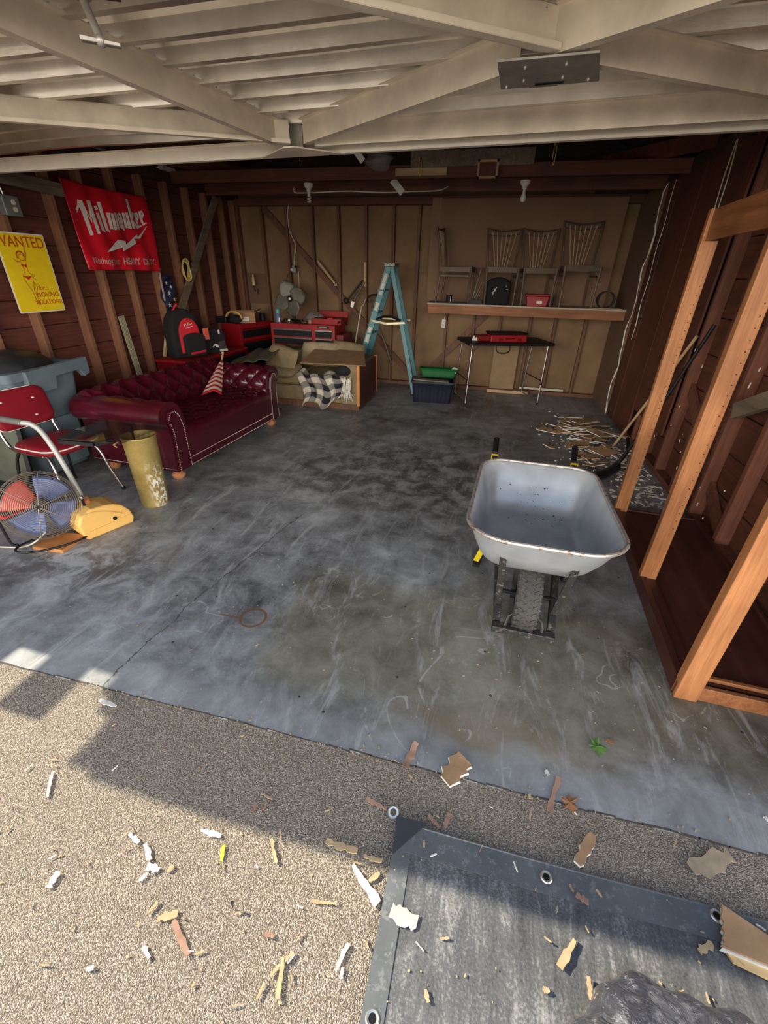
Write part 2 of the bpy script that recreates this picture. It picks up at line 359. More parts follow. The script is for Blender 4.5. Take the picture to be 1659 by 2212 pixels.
    def build(s,name,mat,parent=None,smooth=False,bevel=0,sub=0,solid=0,ang=40,origin=None,loc=None,rotz=0):
        """vertices are in world space unless loc is given (then local to loc/rotz, or to the parent)"""
        me=bpy.data.meshes.new(name); ob=bpy.data.objects.new(name,me); COL.objects.link(ob)
        vs=s.v
        if parent is not None:
            ob.parent=parent; WM[ob.name]=WM[parent.name]
            if not WM[parent.name+'#local']:
                inv=WM[parent.name].inverted(); vs=[inv@p for p in vs]
            WM[ob.name+'#local']=WM[parent.name+'#local']
        else:
            if loc is not None:
                mw=Matrix.Translation(loc)@Matrix.Rotation(rotz,4,'Z'); ob.location=loc; ob.rotation_euler=(0,0,rotz); WM[ob.name+'#local']=True
            else:
                if origin is None:
                    xs=[p.x for p in vs]; ys=[p.y for p in vs]; zs=[p.z for p in vs]
                    origin=Vector(((min(xs)+max(xs))/2,(min(ys)+max(ys))/2,min(zs)))
                origin=Vector(origin); mw=Matrix.Translation(origin); ob.location=origin; vs=[p-origin for p in vs]; WM[ob.name+'#local']=False
            WM[ob.name]=mw
        me.from_pydata([tuple(p) for p in vs],[],s.f)
        mats=mat if isinstance(mat,(list,tuple)) else [mat]
        for m in mats: me.materials.append(m)
        if len(mats)>1:
            for p,mi in zip(me.polygons,s.m): p.material_index=mi
        if s.uv:
            ul=me.uv_layers.new(name='uv')
            for l in me.loops: ul.data[l.index].uv=s.uv.get(l.vertex_index,(0,0))
        bm=bmesh.new(); bm.from_mesh(me); bmesh.ops.recalc_face_normals(bm,faces=bm.faces)
        bm.to_mesh(me); bm.free()
        if smooth:
            me.polygons.foreach_set('use_smooth',[True]*len(me.polygons))
            try: me.set_sharp_from_angle(angle=R(ang))
            except Exception: pass
        if solid:
            md=ob.modifiers.new('s','SOLIDIFY'); md.thickness=solid; md.offset=0
        if bevel:
            md=ob.modifiers.new('b','BEVEL'); md.width=bevel; md.segments=2; md.limit_method='ANGLE'; md.angle_limit=R(40)
        if sub:
            md=ob.modifiers.new('u','SUBSURF'); md.levels=sub; md.render_levels=sub
        return ob
def tag(o,label=None,cat=None,group=None,kind=None):
    if label: o['label']=label
    if cat: o['category']=cat
    if group: o['group']=group
    if kind: o['kind']=kind
    return o
def thing(name,label,cat,loc=(0,0,0),rotz=0,group=None,local=False,kind=None):
    o=bpy.data.objects.new(name,None); COL.objects.link(o); o.empty_display_size=.1
    o.location=loc; o.rotation_euler=(0,0,rotz); WM[o.name]=Matrix.Translation(loc)@Matrix.Rotation(rotz,4,'Z'); WM[o.name+'#local']=local
    return tag(o,label,cat,group,kind)
def copytree(o,loc,rotz,label=None):
    c=o.copy(); COL.objects.link(c); c.location=loc; c.rotation_euler=(0,0,rotz)
    if label: c['label']=label
    for ch in o.children:
        d=ch.copy(); COL.objects.link(d); d.parent=c
        for g in ch.children:
            h=g.copy(); COL.objects.link(h); h.parent=d
    return c
def text(body,size,M4,mat,name,parent,shear=0,ext=.001,sx=1.0,bold=0,align='CENTER'):
    cu=bpy.data.curves.new(name,'FONT'); cu.body=body; cu.size=size; cu.shear=shear; cu.extrude=ext; cu.offset=bold; cu.align_x=align; cu.align_y='CENTER'
    t=bpy.data.objects.new('t',cu); COL.objects.link(t); dg=bpy.context.evaluated_depsgraph_get(); dg.update()
    me=bpy.data.meshes.new_from_object(t.evaluated_get(dg)); bpy.data.objects.remove(t)
    mb=MB(); S=Matrix.Diagonal((sx,1,1,1))
    mb._a([M4@S@v.co for v in me.vertices],[tuple(p.vertices) for p in me.polygons])
    return mb.build(name,mat,parent)
def frame(o,xd,yd):
    xd=Vector(xd).normalized(); yd=Vector(yd); yd=(yd-xd*yd.dot(xd)).normalized(); z=xd.cross(yd)
    return Matrix(((xd.x,yd.x,z.x,o[0]),(xd.y,yd.y,z.y,o[1]),(xd.z,yd.z,z.z,o[2]),(0,0,0,1)))
def stroke(pts,w):
    """polyline -> flat ribbon outline; w may be a list"""
    P=[Vector(p) for p in pts]; ws=w if isinstance(w,(list,tuple)) else [w]*len(P); l=[]; r=[]
    for i,p in enumerate(P):
        a=P[max(i-1,0)]; b=P[min(i+1,len(P)-1)]; t=(b-a).normalized(); n=Vector((-t.y,t.x))
        l.append(tuple(p+n*ws[i]/2)); r.append(tuple(p-n*ws[i]/2))
    return l,r
def strokes(mb,lst,M4,t0=0,t1=.001):
    for pts,w in lst:
        l,r=stroke(pts,w)
        for i in range(len(l)-1): mb.prism([l[i],l[i+1],r[i+1],r[i]],t0,t1,M4)
def arc(c,r,a0,a1,n=10,ry=None):
    return [(c[0]+r*math.cos(a0+(a1-a0)*i/n),c[1]+(ry or r)*math.sin(a0+(a1-a0)*i/n)) for i in range(n+1)]
def rrect(hw,hh,r,n=6,cx=0,cy=0):
    o=[]
    for sx,sy,a in ((1,1,0),(-1,1,PI/2),(-1,-1,PI),(1,-1,1.5*PI)):
        o+=[(cx+sx*(hw-r)+r*math.cos(a+PI/2*i/n),cy+sy*(hh-r)+r*math.sin(a+PI/2*i/n)) for i in range(n+1)]
    return o
def lerp(a,b,t): return Vector(a)*(1-t)+Vector(b)*t
# ================================================================ THE SETTING
rnd=random.Random(7)
ground=MB().bb((-14,-16,-.12),(14,.94,-.004)).build('ground_driveway',AGG,origin=(0,0,0)); tag(ground,kind='structure')
MB().bb((-4.3,.94,-.12),(1.8,7.4,0)).build('floor',CONC,origin=(0,0,0))['kind']='structure'
sm=MB()
for i in range(70):
    x0=-4.2+i*.086; sm.box((x0+.043,.941+rnd.uniform(-.003,.003),-.002),(.090,.004+rnd.uniform(0,.004),.005),Matrix.Rotation(rnd.uniform(-.06,.06),3,'Z'))
sm.build('trim_1',M('gritty_seam',(.10,.085,.07),.95))['kind']='structure'
ZT=2.45
# left wall: horizontal board siding, studs, plate
lw=MB()
for i in range(12):
    z0=i*.22; lw.bb((-4.20,1.15,z0+.004),(-4.155-.004*(i%2),7.3,z0+.217))
lw.bb((-4.22,1.15,0),(-4.2,7.3,2.64)); lw=lw.build('wall_left',W_L,origin=(-4.2,4,0)); lw['kind']='structure'
for y in (1.35,1.75,2.16,2.56,3.0,3.42,3.93,4.30,4.72,5.15,5.57,5.98,6.38,6.78,7.1):
    MB().bb((-4.155,y-.021,0.0),(-4.06,y+.021,2.5)).build('stud',W_STUD,lw,bevel=.002)
MB().bb((-4.17,1.15,2.50),(-4.05,7.3,2.60)).build('top_plate',W_DARK,lw)
MB().bb((-4.17,1.15,0),(-4.05,7.3,.045)).build('sill_plate',W_STUD,lw)
MB().bar((-4.045,5.25,.95),(-4.045,6.6,2.48),.02,.11,(0,0,1)).build('diagonal_brace',W_GREY,lw)
MB().bar((-4.03,1.3,2.29),(-4.03,4.02,2.20),.045,.10).build('blocking_board',W_GREY,lw)
# back wall: brown hardboard with studs proud of it
bw=MB().bb((-4.2,7.22,0),(1.8,7.26,2.7)).build('wall_back',BOARD,origin=(-1,7.24,0)); bw['kind']='structure'
for x in (-4.06,-3.66,-3.26,-2.85,-2.44,-2.02,-1.61,-1.24):
    b_=MB().bb((x-.018,7.14,0),(x+.018,7.22,2.45)); b_.build('stud',W_BS,bw,bevel=.002)
for x in (-.75,-.33,.05,.48,.83,1.24): MB().bb((x-.018,7.14,0),(x+.018,7.22,1.25)).build('stud',W_BS,bw,bevel=.002)
MB().bb((-4.2,7.10,2.44),(1.72,7.22,2.53)).build('top_plate',W_BX,bw)
MB().bb((-4.2,7.13,0),(1.72,7.22,.05)).build('sill_plate',W_BS,bw)
MB().bar((-3.68,7.195,2.46),(-1.18,7.195,.06),.045,.085,(0,0,1)).build('diagonal_brace',W_BS,bw)
MB().bar((-.02,7.195,1.25),(-1.12,7.195,.10),.045,.085,(0,0,1)).build('diagonal_brace',W_BS,bw)
MB().bb((-4.1,7.205,1.12),(-3.66,7.22,1.56)).build('patch_board',BOARD2,bw)
# gable above the back plate
gm=MB(); gm.prism([(-4.47,2.52),(2.06,2.52),(-1.2,4.46)],0,.03,frame((0,7.28,0),(1,0,0),(0,0,1))); gm.build('wall_gable',W_DARK,origin=(-1,7.28,2.5))['kind']='structure'
# right wall
rw=MB()
for i in range(10):
    z0=i*.27; rw.bb((1.715+.004*(i%2),.95,z0+.005),(1.76,7.3,z0+.266))
rw.bb((1.76,.95,0),(1.78,7.3,2.7)); rw=rw.build('wall_right',W_R,origin=(1.74,4,0)); rw['kind']='structure'
for y in (1.55,2.02,2.46,2.92,3.36,3.80,4.24,4.68,5.10,5.52,5.94):
    MB().bb((1.625,y-.021,.05),(1.715,y+.021,2.52)).build('stud',W_RSTUD,rw,bevel=.002)
MB().bb((1.60,.95,2.52),(1.72,7.3,2.62)).build('top_plate',W_DARK,rw)
MB().bb((1.63,.95,0),(1.715,6.2,.05)).build('sill_plate',W_RSTUD,rw)
v_=MB()
for i,y in enumerate((4.30,4.62,4.95,5.28,5.60,5.93)):
    v_.bb((1.606-.003*(i%2),y,.35 if y<5 else .02),(1.624,y+.315,2.52))
v_.build('vertical_board_lining',W_RV,rw)
MB().bb((1.575,6.25,0),(1.60,7.2,2.52)).build('dark_lining_panel',BOARD2,rw)
MB().bar((1.60,2.35,1.30),(1.60,3.25,.86),.04,.10).build('block_brace',W_GREY,rw)
MB().bar((1.69,2.95,.05),(1.69,4.4,.9),.03,.09).build('diagonal_brace',W_RSTUD,rw)
# ragged paper edge of the torn plasterboard, down the corner of the lining
rg=MB(); pz=[]; yy=6.24
for i in range(34):
    z=2.5-i*2.46/33; pz.append((1.570+rnd.uniform(-.006,.006),6.24+.06*math.sin(i*.7)+rnd.uniform(-.02,.02),z))
rg.tube(pz,[rnd.uniform(.003,.012) for _ in pz],5)
rg.tube([(1.585,6.0+.02*math.sin(i),2.5-i*.08) for i in range(20)],[rnd.uniform(.002,.006) for _ in range(20)],5)
for i in range(26):
    y=rnd.uniform(3.0,5.9); z=rnd.uniform(.1,1.2); rg.box((1.615,y,z),(.006,.005,rnd.uniform(.006,.035)),Matrix.Rotation(rnd.uniform(-.5,.5),3,'X'))
rg.build('torn_plaster_edge',CHIPW,rw)
# front wall around the opening; unseen left jamb gapped to shape sun patches
fl=MB()
fl.bb((-3.95,.95,0),(-3.86,1.13,1.52)); fl.bb((-3.95,.85,1.74),(-3.86,1.13,1.87)); fl.bb((-3.95,.95,2.09),(-3.86,1.13,2.7))
fl.bb((-4.22,1.13,0),(-3.86,1.17,2.7))
fl.build('wall_front_sun_gaps',W_GREY,origin=(-4,1,0))['kind']='structure'
MB().bb((1.5,.95,0),(1.78,1.10,2.7)).build('trim_2',W_RSTUD)['kind']='structure'
MB().bb((-4.2,1.02,2.42),(1.78,1.14,2.9)).build('trim_3',W_GREY)['kind']='structure'
MB().prism([(-4.3,2.7),(1.85,2.7),(-1.2,4.4)],0,.03,frame((0,1.1,0),(1,0,0),(0,0,1))).build('wall_front_gable',W_GREY,origin=(-1,1.1,2.7))['kind']='structure'
MB().bb((1.78,.95,2.55),(1.84,7.35,2.85)).build('eave_sky_stop',W_DARK)['kind']='structure'  # closure added along the right eave to block leaking sky
MB().bb((1.0,7.20,2.5),(2.1,7.35,3.2)).build('gable_sky_stop',W_DARK)['kind']='structure'  # closing box added in the back right corner against sky leaking in
# roof
cl=MB(); 
for s,xe,xr in ((1,-4.5,-1.2),(-1,2.1,-1.2)):
    cl.prism([(xe,2.50 if s==1 else 2.50),(xr,4.45),(xr,4.53),(xe,2.58)],0,6.3,frame((0,7.35,0),(1,0,0),(0,0,1)))
cl=cl.build('ceiling',W_DARK,origin=(-1.2,4,2.5)); cl['kind']='structure'
for i in range(11):
    y=1.3+i*.6
    for xe in (-4.3,1.9):
        MB().bar((xe,y,2.58),(-1.2,y,4.40),.045,.12).build('rafter',W_DARK,cl)
MB().bb((-1.22,1.1,4.3),(-1.18,7.3,4.5)).build('ridge_board',W_DARK,cl)
for y,z0,z1,m_ in ((5.70,2.50,2.615,W_BX),(6.40,2.475,2.60,W_BX),(4.3,2.56,2.69,W_DARK),(3.2,2.6,2.72,W_DARK)):
    MB().bb((-4.15,y-.022,z0),(1.68,y+.022,z1)).build('ceiling_joist',m_,cl,bevel=.003)
# end braces at the corners of the hip framing, and the boards nailed on the joist
MB().bar((1.62,5.2,2.66),(.9,6.35,2.70),.04,.13).build('corner_brace',W_BX,cl)
MB().bar((-4.0,5.3,2.70),(-3.3,6.35,2.66),.04,.13).build('corner_brace',W_BX,cl)
MB().bar((-3.98,4.9,2.62),(-3.5,5.68,2.86),.04,.10).build('corner_brace',W_BX,cl)
MB().bb((-1.27,5.655,2.52),(-.72,5.677,2.585)).build('plank',W_PINE,cl)
MB().bb((-1.10,5.62,2.585),(.15,5.655,2.72)).build('plank',W_GREY,cl)
for x0,x1,z0,z1 in ((-.40,-.20,2.49,2.505),(-.40,-.20,2.60,2.615),(-.40,-.385,2.50,2.60),(-.215,-.20,2.50,2.60)):
    pass
f_=MB(); f_.bb((-.40,5.60,2.475),(-.19,5.62,2.495)); f_.bb((-.40,5.60,2.61),(-.19,5.62,2.63)); f_.bb((-.40,5.60,2.475),(-.38,5.62,2.63)); f_.bb((-.21,5.60,2.475),(-.19,5.62,2.63))
f_=f_.build('nailed_frame',W_PINE,cl)
MB().bb((-.385,5.612,2.49),(-.205,5.624,2.615)).build('centre_panel',W_BX,f_)
# blocks coloured white to stand in for daylight through the eave gaps
for y in (5.66,6.85): MB().bar((-4.06,y-.12,2.63),(-4.06,y+.12,2.63),.05,.045).build('eave_daylight_block',WHT,cl)

# ---------------------------------------------------------------- the tilt-up door, open overhead
ZD=2.2
dr=thing('door_1',None,None,(-1.27,2.0,ZD),kind='structure')
sh=MB(); ys=.735; prof=[]
while ys<3.0:
    prof+=[(ys,ZD+.145),(ys+.125,ZD+.145),(ys+.135,ZD+.098),(ys+.165,ZD+.098),(ys+.175,ZD+.145)]; ys+=.195
def shf(u,v):
    i=min(int(round(v*(len(prof)-1))),len(prof)-1); y,z=prof[i]
    sag=.008*math.sin(u*9)+(.012*math.sin(u*23+y*3) if u<.28 and y>2.0 else 0)
    return Vector((-3.96+5.46*u,y,z+sag*.5))
sh.grid(shf,60,len(prof)); sh.build('corrugated_sheet',DOORS,dr,solid=.0015)
def chan(name,p,q,h=.10,lip=.03,side=1,m=DOORR,zt=0):
    """steel channel standing on edge: web, bottom lip turned towards 'side'"""
    p=Vector((p[0],p[1],ZD+zt)); q=Vector((q[0],q[1],ZD+zt)); d=(q-p).normalized(); n=Vector((-d.y,d.x,0))*side
    mb=MB(); mb.bar(p+Vector((0,0,h/2)),q+Vector((0,0,h/2)),.004,h)
    mb.bar(p+n*lip/2+Vector((0,0,.002)),q+n*lip/2+Vector((0,0,.002)),lip,.004)
    mb.bar(p+n*lip+Vector((0,0,.009)),q+n*lip+Vector((0,0,.009)),.004,.016)
    mb.bar(p-n*.012+Vector((0,0,h)),q-n*.012+Vector((0,0,h)),.028,.004)
    return mb.build(name,m,dr)
A=(.06,1.98); G=(-1.22,2.80)
chan('inner_rail',(-1.10,2.86),(1.5,2.86),side=1)
chan('inner_rail',(-4.05,2.99),(-1.1,2.99),h=.06,side=1)
MB().bb((-4.05,2.985,ZD-.01),(1.5,3.02,ZD+.05)).build('inner_rail_edge',DOORM,dr)
chan('brace',G,(-2.5,2.08),side=1,m=DOORR)
chan('brace',(-2.5,2.08),(-3.8,2.80),side=1)
chan('stile',(-1.28,2.80),(-1.62,.77),h=.10,side=-1,lip=.035)
chan('brace',(-1.14,2.80),(-.04,2.07),side=1)
chan('brace',(.18,2.07),(1.32,2.80),side=1)
chan('brace',(A[0],A[1]),(-1.25,1.03),h=.11,side=1,lip=.035)
chan('brace',(A[0],A[1]),(1.45,1.18),h=.11,side=1,lip=.035)
chan('outer_rail',(-3.96,.755),(1.5,.755),side=1)
chan('end_stile',(-3.95,.755),(-3.95,3.0),side=-1,h=.15); chan('end_stile',(1.48,.755),(1.48,3.0),side=1)
gp=MB(); gp.prism([(-.10,2.20),(.24,2.20),(.20,1.96),(-.11,1.96)],ZD-.012,ZD-.006)
gp.prism([(-.0,2.21),(.10,2.21),(.10,2.20),(-.0,2.20)],ZD-.012,ZD-.006)
gp=gp.build('gusset_plate',STEEL,dr)
MB().bb((.02,2.165,ZD-.014),(.12,2.185,ZD-.004)).build('slot',BLK,gp)
for x,y in ((-.02,2.13),(.11,2.13),(-.02,2.02),(.11,2.02),(.20,2.17),(-.08,2.18)): MB().ball((x,y,ZD-.013),.006,n=5).build('rivet',ALU,gp)
g2=MB().prism([(-1.50,3.0),(-.98,3.0),(-1.2,2.80),(-1.26,2.80)],ZD-.012,ZD-.006).build('gusset_plate',DOORR,dr)
MB().bb((-1.25,2.86,ZD),(-1.17,2.90,ZD+.1)).build('corner_bracket',STEEL,dr)
dr.rotation_euler=(0,-R(1.0),0)
# latch with T handle hanging from the stile
lt=MB(); lt.bb((-1.43,1.16,ZD+.01),(-1.17,1.32,ZD+.10)); lt=lt.build('latch_plate',DOORM,dr,bevel=.003)
hd=MB(); hd.cyl((-1.17,1.40,ZD+.02),(-1.12,1.375,ZD-.075),.010); hd.lathe([(0,0),(.024,0),(.024,.006),(0,.006)],(-1.17,1.40,ZD+.012)); hd.ball((-1.12,1.375,ZD-.08),.014,n=8)
hd.bar((-1.16,1.35,ZD-.080),(-1.08,1.40,ZD-.085),.022,.011,taper=.8); hd.build('pull_handle',STEEL,dr,smooth=True,bevel=.002)
cn=MB(); cn.tube([(-1.16,1.40,ZD+.04),(-1.12,1.38,ZD+.03),(-1.10,1.42,ZD+.05),(-1.06,1.38,ZD+.07),(-1.03,1.42,ZD+.09)],.004,6)
cn.box((-1.12,1.44,ZD+.04),(.05,.09,.012),Matrix.Rotation(.5,3,'Z')); cn.build('latch_linkage',CHROMED,dr)
bt=MB()
for i in range(30): bt.ball((-1.61+.17*(i*.065)+.04,.95+i*.065,ZD+.104),.004,n=4)
bt.build('screws',ALU,dr)
st2=MB().tube([(-1.21,2.9,ZD),(-1.21,2.9,ZD-.07)],.001,4).build('loose_wire',STEEL,dr)
# ================================================================ LEFT SIDE
def resample(P,n):
    Q=[Vector(p) for p in P]; d=[0]
    for a,b in zip(Q,Q[1:]): d.append(d[-1]+(b-a).length)
    o=[]
    for i in range(n):
        s=d[-1]*i/(n-1); k=0
        while k<len(d)-2 and d[k+1]<s: k+=1
        t=(s-d[k])/max(1e-9,d[k+1]-d[k]); o.append(Q[k].lerp(Q[k+1],min(1,t)))
    return o,d[-1]
def catmull(P,n=6):
    Q=[Vector(p) for p in P]; o=[]
    for i in range(len(Q)-1):
        a=Q[max(i-1,0)]; b=Q[i]; c=Q[i+1]; d=Q[min(i+2,len(Q)-1)]
        for k in range(n):
            t=k/n; o.append(.5*((2*b)+(c-a)*t+(2*a-5*b+4*c-d)*t*t+(3*b-a-3*c+d)*t**3))
    return o+[Q[-1]]
def tufted(mb,prof,a0,a1,nu,nv,place,h,v0,v1,cell,sgn=1,wr=0):
    pts,Ln=resample(prof,nv); nn=[]
    for i in range(nv):
        t=(pts[min(i+1,nv-1)]-pts[max(i-1,0)]).normalized(); nn.append(Vector((t.y,-t.x))*sgn)
    def fn(u,v):
        j=min(nv-1,int(round(v*(nv-1)))); s=v*Ln; a=a0+(a1-a0)*u; d=0
        mk=max(0,min(1,(v-v0)/.03))*max(0,min(1,(v1-v)/.03))*max(0,min(1,u/.03))*max(0,min(1,(1-u)/.03))
        if mk>0:
            k=abs(math.sin(PI*(s/cell+a/cell))*math.sin(PI*(s/cell-a/cell)))
            d=h*mk*(k**.38-.75)
        p=pts[j]+nn[j]*d
        return place(p.x,p.y,a)
    mb.grid(fn,nu,nv)
    n=len(mb.v); 
    for e in (0,1):
        ring=[n-nu*nv+(nu-1 if e else 0)*nv+j for j in range(nv)]
        mb.f.append(tuple(ring)); mb.m.append(0)
sofa=thing('chesterfield_sofa','oxblood leather buttoned sofa with rolled arms and nailhead trim','sofa',(-2.84,3.73,0),R(-2.5),local=True)
mb=MB()
bp=catmull([(-.16,.12),(-.19,.40),(-.235,.56),(-.275,.655),(-.33,.70),(-.39,.695),(-.44,.65),(-.45,.58),(-.42,.52),(-.40,.46),(-.40,.12)],5)
tufted(mb,bp,-.86,.86,190,100,lambda o,z,a:Vector((o,a,z)),.034,.10,.62,.19,sgn=-1)
mb.build('backrest',LEATH,sofa,smooth=True,ang=70)
ap=catmull([(.66,.12),(.665,.42),(.685,.54),(.72,.625),(.78,.665),(.85,.665),(.925,.63),(.955,.57),(.945,.51),(.90,.47),(.872,.43),(.88,.12)],5)
for sgy in (-1,1):
    mb=MB(); tufted(mb,ap,-.45,.43,100,90,lambda o,z,a:Vector((a,sgy*o,z)),.030 if sgy>0 else .020,.10,.60 if sgy>0 else .50,.19,sgn=-1)
    arm=mb.build('armrest',LEATH,sofa,smooth=True,ang=70)
    # front facing panel with piping and two rows of nailheads
    pp=[(.70,.10),(.71,.45),(.74,.56),(.79,.61),(.85,.60),(.885,.55),(.87,.48),(.85,.42),(.865,.10)]
    pm=MB().prism([(sgy*a,b) for a,b in pp],.0,.018,frame((.43,0,0),(0,1,0),(0,0,1))); pm.build('arm_front_panel',LEATH,arm,bevel=.004)
    for pth in ([(.715,.10),(.722,.45),(.75,.55),(.79,.595)],[(.79,.595),(.84,.588),(.868,.545)],[(.855,.10),(.84,.42),(.858,.5)]):
        nl=MB(); q,l_=resample(pth,max(3,int(sum((Vector(b)-Vector(a)).length for a,b in zip(pth,pth[1:]))/.0135)))
        for p in q: nl.ball((.450,sgy*p.x,p.y),.0048,(.6,1,1),n=4)
        nl.build('nailhead_trim',BRASSN,arm,smooth=True)
    if sgy<0:
        nl=MB()
        for i in range(62): nl.ball((-.43+i*.0142,-.884,.115),.0045,n=4)
        nl.build('nailhead_trim',BRASSN,arm,smooth=True)
mb=MB(); sp_=catmull([(-.20,.30),(-.20,.42),(-.10,.435),(.15,.445),(.34,.44),(.42,.415),(.445,.36),(.445,.30),(.44,.19)],6)
tufted(mb,sp_,-.70,.70,150,90,lambda o,z,a:Vector((o,a,z)),.022,.12,.78,.21,sgn=-1)
mb.build('seat',LEATH,sofa,smooth=True,ang=70)
MB().bb((-.38,-.875,.085),(.44,.875,.20)).build('base_rail',LEATH,sofa,bevel=.01)
for z in (.10,.165):
    nl=MB()
    for i in range(100): nl.ball((.443,-.70+i*.01415,z),.0045,(.6,1,1),n=4)
    nl.build('nailhead_trim',BRASSN,sofa,smooth=True)
ft=[(0,.0),(.035,.0),(.052,.015),(.058,.035),(.050,.05),(.036,.056),(.044,.066),(.05,.078),(.045,.09),(0,.09)]
for x in (.36,-.33):
    for y in (-.80,.80): MB().lathe(ft,(x,y,0)).build('bun_foot',COPPERW,sofa,smooth=True)

# striped pennant on a stick, leaning in the far corner of the sofa
fl_=thing('rolled_flag','red and white striped flag rolled on a wooden stick on the sofa','flag',(-2.78,4.1,.46))
mb=MB()
def ff(u,v):
    p=lerp((-2.70,3.83,.47),(-2.98,4.52,.67),u); wd=.115*(1-u)**.8+.02; a=(v-.5)*2
    return p+Vector((.55*a*wd,.42*a*wd,.02+.035*(1-a*a)*(1-u)+.006*math.sin(a*4+u*3)))
mb.grid(ff,30,16,uv=True); mb.build('striped_cloth',STRIPE,fl_,smooth=True,solid=.006)
MB().cyl((-2.98,4.50,.66),(-3.04,4.66,.75),.011).build('stick',W_PINE,fl_,smooth=True)
MB().ball((-3.045,4.665,.753),.016,n=8).build('finial',W_PINE,fl_,smooth=True)

# wheeled bin
bn=thing('wheeled_bin','large grey blue wheeled rubbish bin behind the red chair','bin',(-3.71,2.76,0))
mb=MB()
def loft(mb,rings):
    n=len(rings[0][0]); o=[]
    for pts,z in rings: o+=[Vector((x,y,z)) for x,y in pts]
    fs=[]
    for i in range(len(rings)-1):
        for j in range(n): fs.append((i*n+j,i*n+(j+1)%n,(i+1)*n+(j+1)%n,(i+1)*n+j))
    fs.append(tuple(range(n)))
    mb._a(o,fs)
cx,cy=-3.71,2.76
loft(mb,[(rrect(.21,.22,.05,5,cx,cy),.05),(rrect(.245,.255,.05,5,cx,cy),.5),(rrect(.25,.262,.05,5,cx,cy),.505),(rrect(.285,.30,.05,5,cx,cy),.88)])
bo=mb.build('bin_body',BINM,bn,smooth=True,solid=.006)
mb=MB(); pr_=[(.30,.315,.84),(.325,.34,.835),(.330,.345,.90),(.29,.305,.905)]
rings=[(rrect(a,b,.06,5,cx,cy),z) for a,b,z in pr_]; loft(mb,rings); mb.f.pop(); mb.m.pop(); mb.build('rim',BINM,bn,smooth=True,ang=30)
hb=MB()
hb.bb((cx+.30,cy-.28,.80),(cx+.40,cy+.36,.815+.07)) if False else None
hb.prism([(cy-.20,.90),(cy+.36,.93),(cy+.36,.80),(cy+.30,.78),(cy+.26,.84),(cy+.04,.83),(cy+.02,.74),(cy-.14,.73),(cy-.20,.78)],0,.05,frame((cx+.31,0,0),(0,1,0),(0,0,1)))
hb.build('handle_flange',BINM,bn,bevel=.006)
MB().bb((cx+.27,cy-.16,.10),(cx+.28,cy+.17,.50)).build('raised_panel',BINM,bn,bevel=.004)
MB().prism([(0,0),(.09,.01),(.1,.06),(.01,.06)],0,.002,frame((cx+.284,cy+.10,.30),(0,1,0),(0,0,1))).build('sticker',WHTP,bn)
MB().ball((cx,cy,.83),.28,(.98,1.08,.66),n=14).build('domed_black_lid',M('dusty_black_dome',(.020,.020,.022),.42,0,.5,9),bn,smooth=True)
for y in (cy-.19,cy+.19): MB().cyl((cx-.2,y-.02,.09),(cx-.2,y+.02,.09),.09,20).build('wheel',BLK,bn,smooth=True)

# mirror propped against the bin
mi=thing('framed_mirror','dark framed mirror leaning on the floor behind the red chair','mirror',(-3.55,2.42,0))
F=frame((-3.93,2.08,.02),(.55,.22,0),(-.05,.10,.62)); w_,h_=.62,.62
MB().prism([(0,0),(w_,0),(w_,h_),(0,h_)],0,.008,F).build('mirror_glass',MIRR,mi)
fm=MB()
for a,b in (((0,0),(w_,0)),((w_,0),(w_,h_)),((w_,h_),(0,h_)),((0,h_),(0,0))):
    fm.bar(F@Vector((*a,.008)),F@Vector((*b,.008)),.03,.025,F.to_3x3()@Vector((0,0,1)))
fm.build('mirror_frame',BLK,mi)

# red vinyl chair, local frame: faces +x
ch=thing('vinyl_chair','red vinyl kitchen chair with white piping and chrome tube legs','chair',(-3.10,2.40,0),R(-6),local=True)
def cushion(hw,hh,r,t,M4,crown=.02):
    mb=MB(); n=len(rrect(hw,hh,r)); rings=[]
    for k,zz in ((.0,t/2+crown),(.45,t/2+crown*.85),(.8,t/2+crown*.4),(.96,t/2),(1.0,t*.2),(1.0,-t*.2),(.96,-t/2),(.5,-t/2),(0,-t/2)):
        rings.append([M4@Vector((x*k,y*k,zz)) for x,y in rrect(hw,hh,r)])
    mb._a([p for r_ in rings for p in r_],[(i*n+j,i*n+(j+1)%n,(i+1)*n+(j+1)%n,(i+1)*n+j) for i in range(len(rings)-1) for j in range(n)]); return mb
Ms=frame((.035,0,.445),(1,0,0),(0,1,0)); st_=cushion(.225,.215,.13,.05,Ms,.018).build('seat',REDV,ch,smooth=True,ang=60)
MB().tube([Ms@Vector((x*1.005,y*1.005,.012)) for x,y in rrect(.225,.215,.13)],.005,6,closed=True).build('piping',WHITEP,st_,smooth=True)
Mb=frame((-.24,0,.675),(0,1,0),(-.22,0,1)); bk=cushion(.215,.135,.07,.03,Mb,.010).build('backrest',REDV,ch,smooth=True,ang=60)
MB().tube([Mb@Vector((x*1.005,y*1.005,-.010)) for x,y in rrect(.215,.135,.07)],.005,6,closed=True).build('piping',WHITEP,bk,smooth=True)
for x,y in ((-.12,.06),(.10,.05),(-.13,-.05),(.07,-.07)): MB().ball(Mb@Vector((x,y,.026)),.011,(1,1,.5),n=8).build('button',WHITEP,bk,smooth=True)
for y in (-.19,.19): MB().tube(catmull([(-.285,y,.78),(-.25,y,.62),(-.235,y,.52),(-.18,y,.43),(-.05,y,.41),(.12,y*.95,.405)],5),.0115,10).build('back_tube',CHROME,ch,smooth=True)
